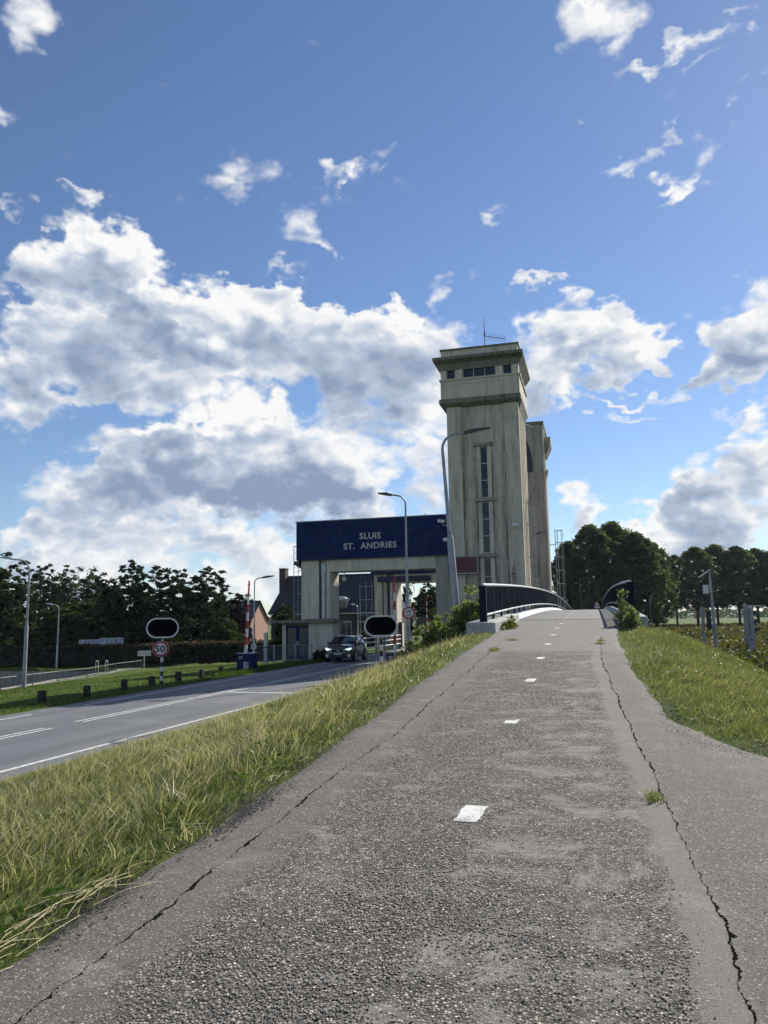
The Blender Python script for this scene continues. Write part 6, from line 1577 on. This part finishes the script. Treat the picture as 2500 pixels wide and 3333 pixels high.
def tufts():
    cs = [(1.55, 5.5, .16), (1.75, 5.2, .2), (1.45, 6.1, .12), (.30, 5.35, .06), (.10, 17.3, .12), (-2.0, 16.1, .12), (-1.98, 15.7, .1), (-1.9, 18.6, .12), (.13, 18.2, .1)]
    X = []; Y = []
    for x, y, r in cs:
        n = int(900*r+60); X.append(rng.normal(x, r*.5, n)); Y.append(rng.normal(y, r*.8, n))
    X = np.concatenate(X); Y = np.concatenate(Y)
    n = len(X); 
    o = blades('grass_tufts', 'small green tufts sprouting from the cycle path cracks', X, Y, .03+.05*rng.random(n), np.full(n, .008), np.clip(rng.normal(.5, .2, n), 0, .7), GRASS_V, .6, (0, 0))
    me = o.data; co = np.empty(len(me.vertices)*3, np.float32); me.vertices.foreach_get('co', co); co = co.reshape(-1, 3)
    base = np.repeat(zp(Y)-H(X, Y)+.02, 6); co[:, 2] += base; me.vertices.foreach_set('co', co.ravel()); me.update()
tufts()
def lawn():
    X, Y = scatter(-31, -16.85, 12, 54, 60000, lambda X, Y: (X > quay_x(Y)+.3))
    n = len(X); edge = np.clip((X+18.4)/1.4, 0, 1)
    h = (.04+.07*rng.random(n))*(1+1.6*edge*(vnoise(X, Y, .8, 3)))
    blades('lawn_grass', 'mown grass of the lawn left of the road', X, Y, h, np.full(n, .02), np.clip(rng.normal(.5, .22, n), 0, 1), GRASS_L, .5, (.1, 0))
    X, Y = scatter(-30, -9.0, 54, 66, 7000, lambda X, Y: (X < -17))
    X2, Y2 = scatter(-19, -17.0, 36, 49, 9000, lambda X, Y: X > -30)
    n = len(X2); blades('rough_grass', 'rough shaded grass along the road before the kiosk', X2, Y2, .12+.2*rng.random(n), np.full(n, .022), np.clip(rng.normal(.45, .25, n), 0, 1), GRASS_L, .5, (.1, 0))
    X3, Y3 = scatter(-9.6, -3.3, 30, 49, 14000, lambda X, Y: X < -3.6)
    n = len(X3); blades('rough_grass', 'rough grass between the verge and the tower foot', X3, Y3, .15+.3*rng.random(n), np.full(n, .022), np.clip(rng.normal(.5, .3, n), 0, 1), GRASS_V, .5, (.2, 0))
lawn()
def brush():
    g = np.random.default_rng(77); C = []; Rr = []
    for k in range(5200):
        y = 26+190*g.random()**1.25; x = 4.5+ (4+.26*y)*g.random()
        if y < 45 and x < 7.2 and g.random() < .7: continue
        hh = (.35+.75*vnoise(x, y, .16, 3)*g.random()+.15)*(1 if y < 120 else .8)
        z = float(H(x, y)); C.append((x, y, z+hh*.55)); Rr.append(hh*.62+.12)
    C = np.array(C); per = 34
    P = []; T = []
    for c, r in zip(C, Rr):
        n = int(64*min(1.0, 1.2*r)) if c[1] < 90 else 26
        v = g.normal(size=(n, 3)); v /= np.linalg.norm(v, axis=1)[:, None]
        P.append(c+v*(r*(.5+.55*g.random(n)))[:, None]*np.array([1.5, 1.5, .9])); T.append(np.clip(g.normal(.25+.55*vnoise(c[0], c[1], .11, 9), .16, n), 0, 1))
    P = np.concatenate(P); T = np.concatenate(T)
    dist = P[:, 1]
    V1, F1 = leaf_quads(P, 1.0, 0, 1.7, g)
    # leaf size grows with distance so that the far brush still closes up
    s = np.repeat(.075+.0017*dist, 4)[:, None]; Pc = np.repeat(P, 4, axis=0); V1 = Pc+(V1-Pc)*s
    o = place(quads_mesh('brush', V1, F1, [LEAF_BRUSH], np.repeat(T, 4)), 'brush')
    tag(o, 'tangled brown and green brush on the low ground right of the dyke', 'brush', kind='stuff')
brush()
def far_wood():
    g = np.random.default_rng(5); n = 26000
    a = np.radians(g.uniform(-62, 34, n)); d = g.uniform(640, 760, n)
    x, y = d*np.sin(a), d*np.cos(a)
    h = 2.5+4.5*vnoise(np.degrees(a)*3, 0*a, .35, 4)+2*vnoise(np.degrees(a)*3, 0*a, 1.6, 5)
    P = np.stack([x, y, -.5+h*g.random(n)**.6], 1)
    V, F = leaf_quads(P, 1.7, 0, 1.2, g)
    o = place(quads_mesh('far_wood', V, F, [LEAF['open']], np.repeat(np.clip(g.normal(.5, .2, n), 0, 1), 4)), 'far_wood')
    tag(o, 'distant line of woods along the horizon', 'woods', kind='stuff')
far_wood()
def straw():
    g = np.random.default_rng(3); m = MB()
    for k in range(85):
        y = 2.2+ (10.0 if k > 26 else 1.5)*g.random()**1.6; x = float(xl(y))+g.normal(-.05, .06)+.01; L = g.uniform(.05, .28) if y > 3.8 else g.uniform(.15, .5)
        an = math.pi/2+g.normal(.1, .45); z = float(zp(y))+.015+.02*g.random()
        p = [(x+L*(u-.5)*math.cos(an)+.02*math.sin(3*u+k), y+L*(u-.5)*math.sin(an), z+.015*math.sin(math.pi*u)) for u in (0, .5, 1)]
        m.tube(p, .0010+.0010*g.random(), 3, False)
    o = m.build('straw', STRAW); tag(o, 'dry straw stalks lying along the left edge of the cycle path', 'straw', kind='stuff')
straw()
def daisies():
    g = np.random.default_rng(9); m = MB()
    for k in range(34):
        y = g.uniform(10, 23); x = float(xr(y))+.3+2.6*g.random(); z = float(H(x, y))+.16+.08*g.random(); r = .011+.0006*y
        m.add([(x+r*math.cos(q), y+r*math.sin(q), z+.004*math.sin(2*q)) for q in np.linspace(0, 2*math.pi, 7)[:-1]], [tuple(range(6))])
    o = m.build('daisies', WHITE); tag(o, 'scattered white daisies in the right hand grass', 'flowers', kind='stuff')
daisies()

def weeds():
    g = np.random.default_rng(15); P = []
    for k in range(260):
        left = k < 180
        y = 2.2+13*g.random()**1.5
        x = (float(xl(y))-.05-2.4*g.random()**1.6) if left else (float(xr(y))+.05+2.0*g.random()**1.5)
        if not left and y < 6.5: continue
        z = float(H(x, y)); n = int(g.integers(6, 16))
        a = g.uniform(0, 6.28, n); rr = .02+.07*g.random(n)
        P.append(np.stack([x+rr*np.cos(a), y+rr*np.sin(a), z+.02+.07*g.random(n)], 1))
    P = np.concatenate(P); V, F = leaf_quads(P, .020, -.3, 2.2, g)
    o = place(quads_mesh('verge_weeds', V, F, [LEAF_WEED], np.repeat(np.clip(g.normal(.5, .25, len(P)), 0, 1), 4)), 'verge_weeds')
    tag(o, 'broad leaved weeds mixed into the grass along both path edges', 'weeds', kind='stuff')
LEAF_WEED = leaf_mat('leaf_weed', (0.040, 0.075, 0.018), (0.085, 0.135, 0.035), (0.15, 0.17, 0.05), 0.4, 0.15)
weeds()

# ------------------------------------------------------------------ thin summer haze
def haze():
    m = bpy.data.materials.new('summer_haze'); m.use_nodes = True; nt = m.node_tree; nt.nodes.clear()
    v = nd(nt, 'ShaderNodeVolumePrincipled'); v.inputs['Color'].default_value = (0.80, 0.88, 1.0, 1); v.inputs['Density'].default_value = 0.00012
    v.inputs['Anisotropy'].default_value = 0.0
    o = nd(nt, 'ShaderNodeOutputMaterial'); nt.links.new(v.outputs[0], o.inputs['Volume'])
    b = MB().box(-4100, 4100, -400, 4600, -6.0, 25.0).build('haze', m); tag(b, 'thin pale haze over the low land', 'haze', kind='stuff')
haze()
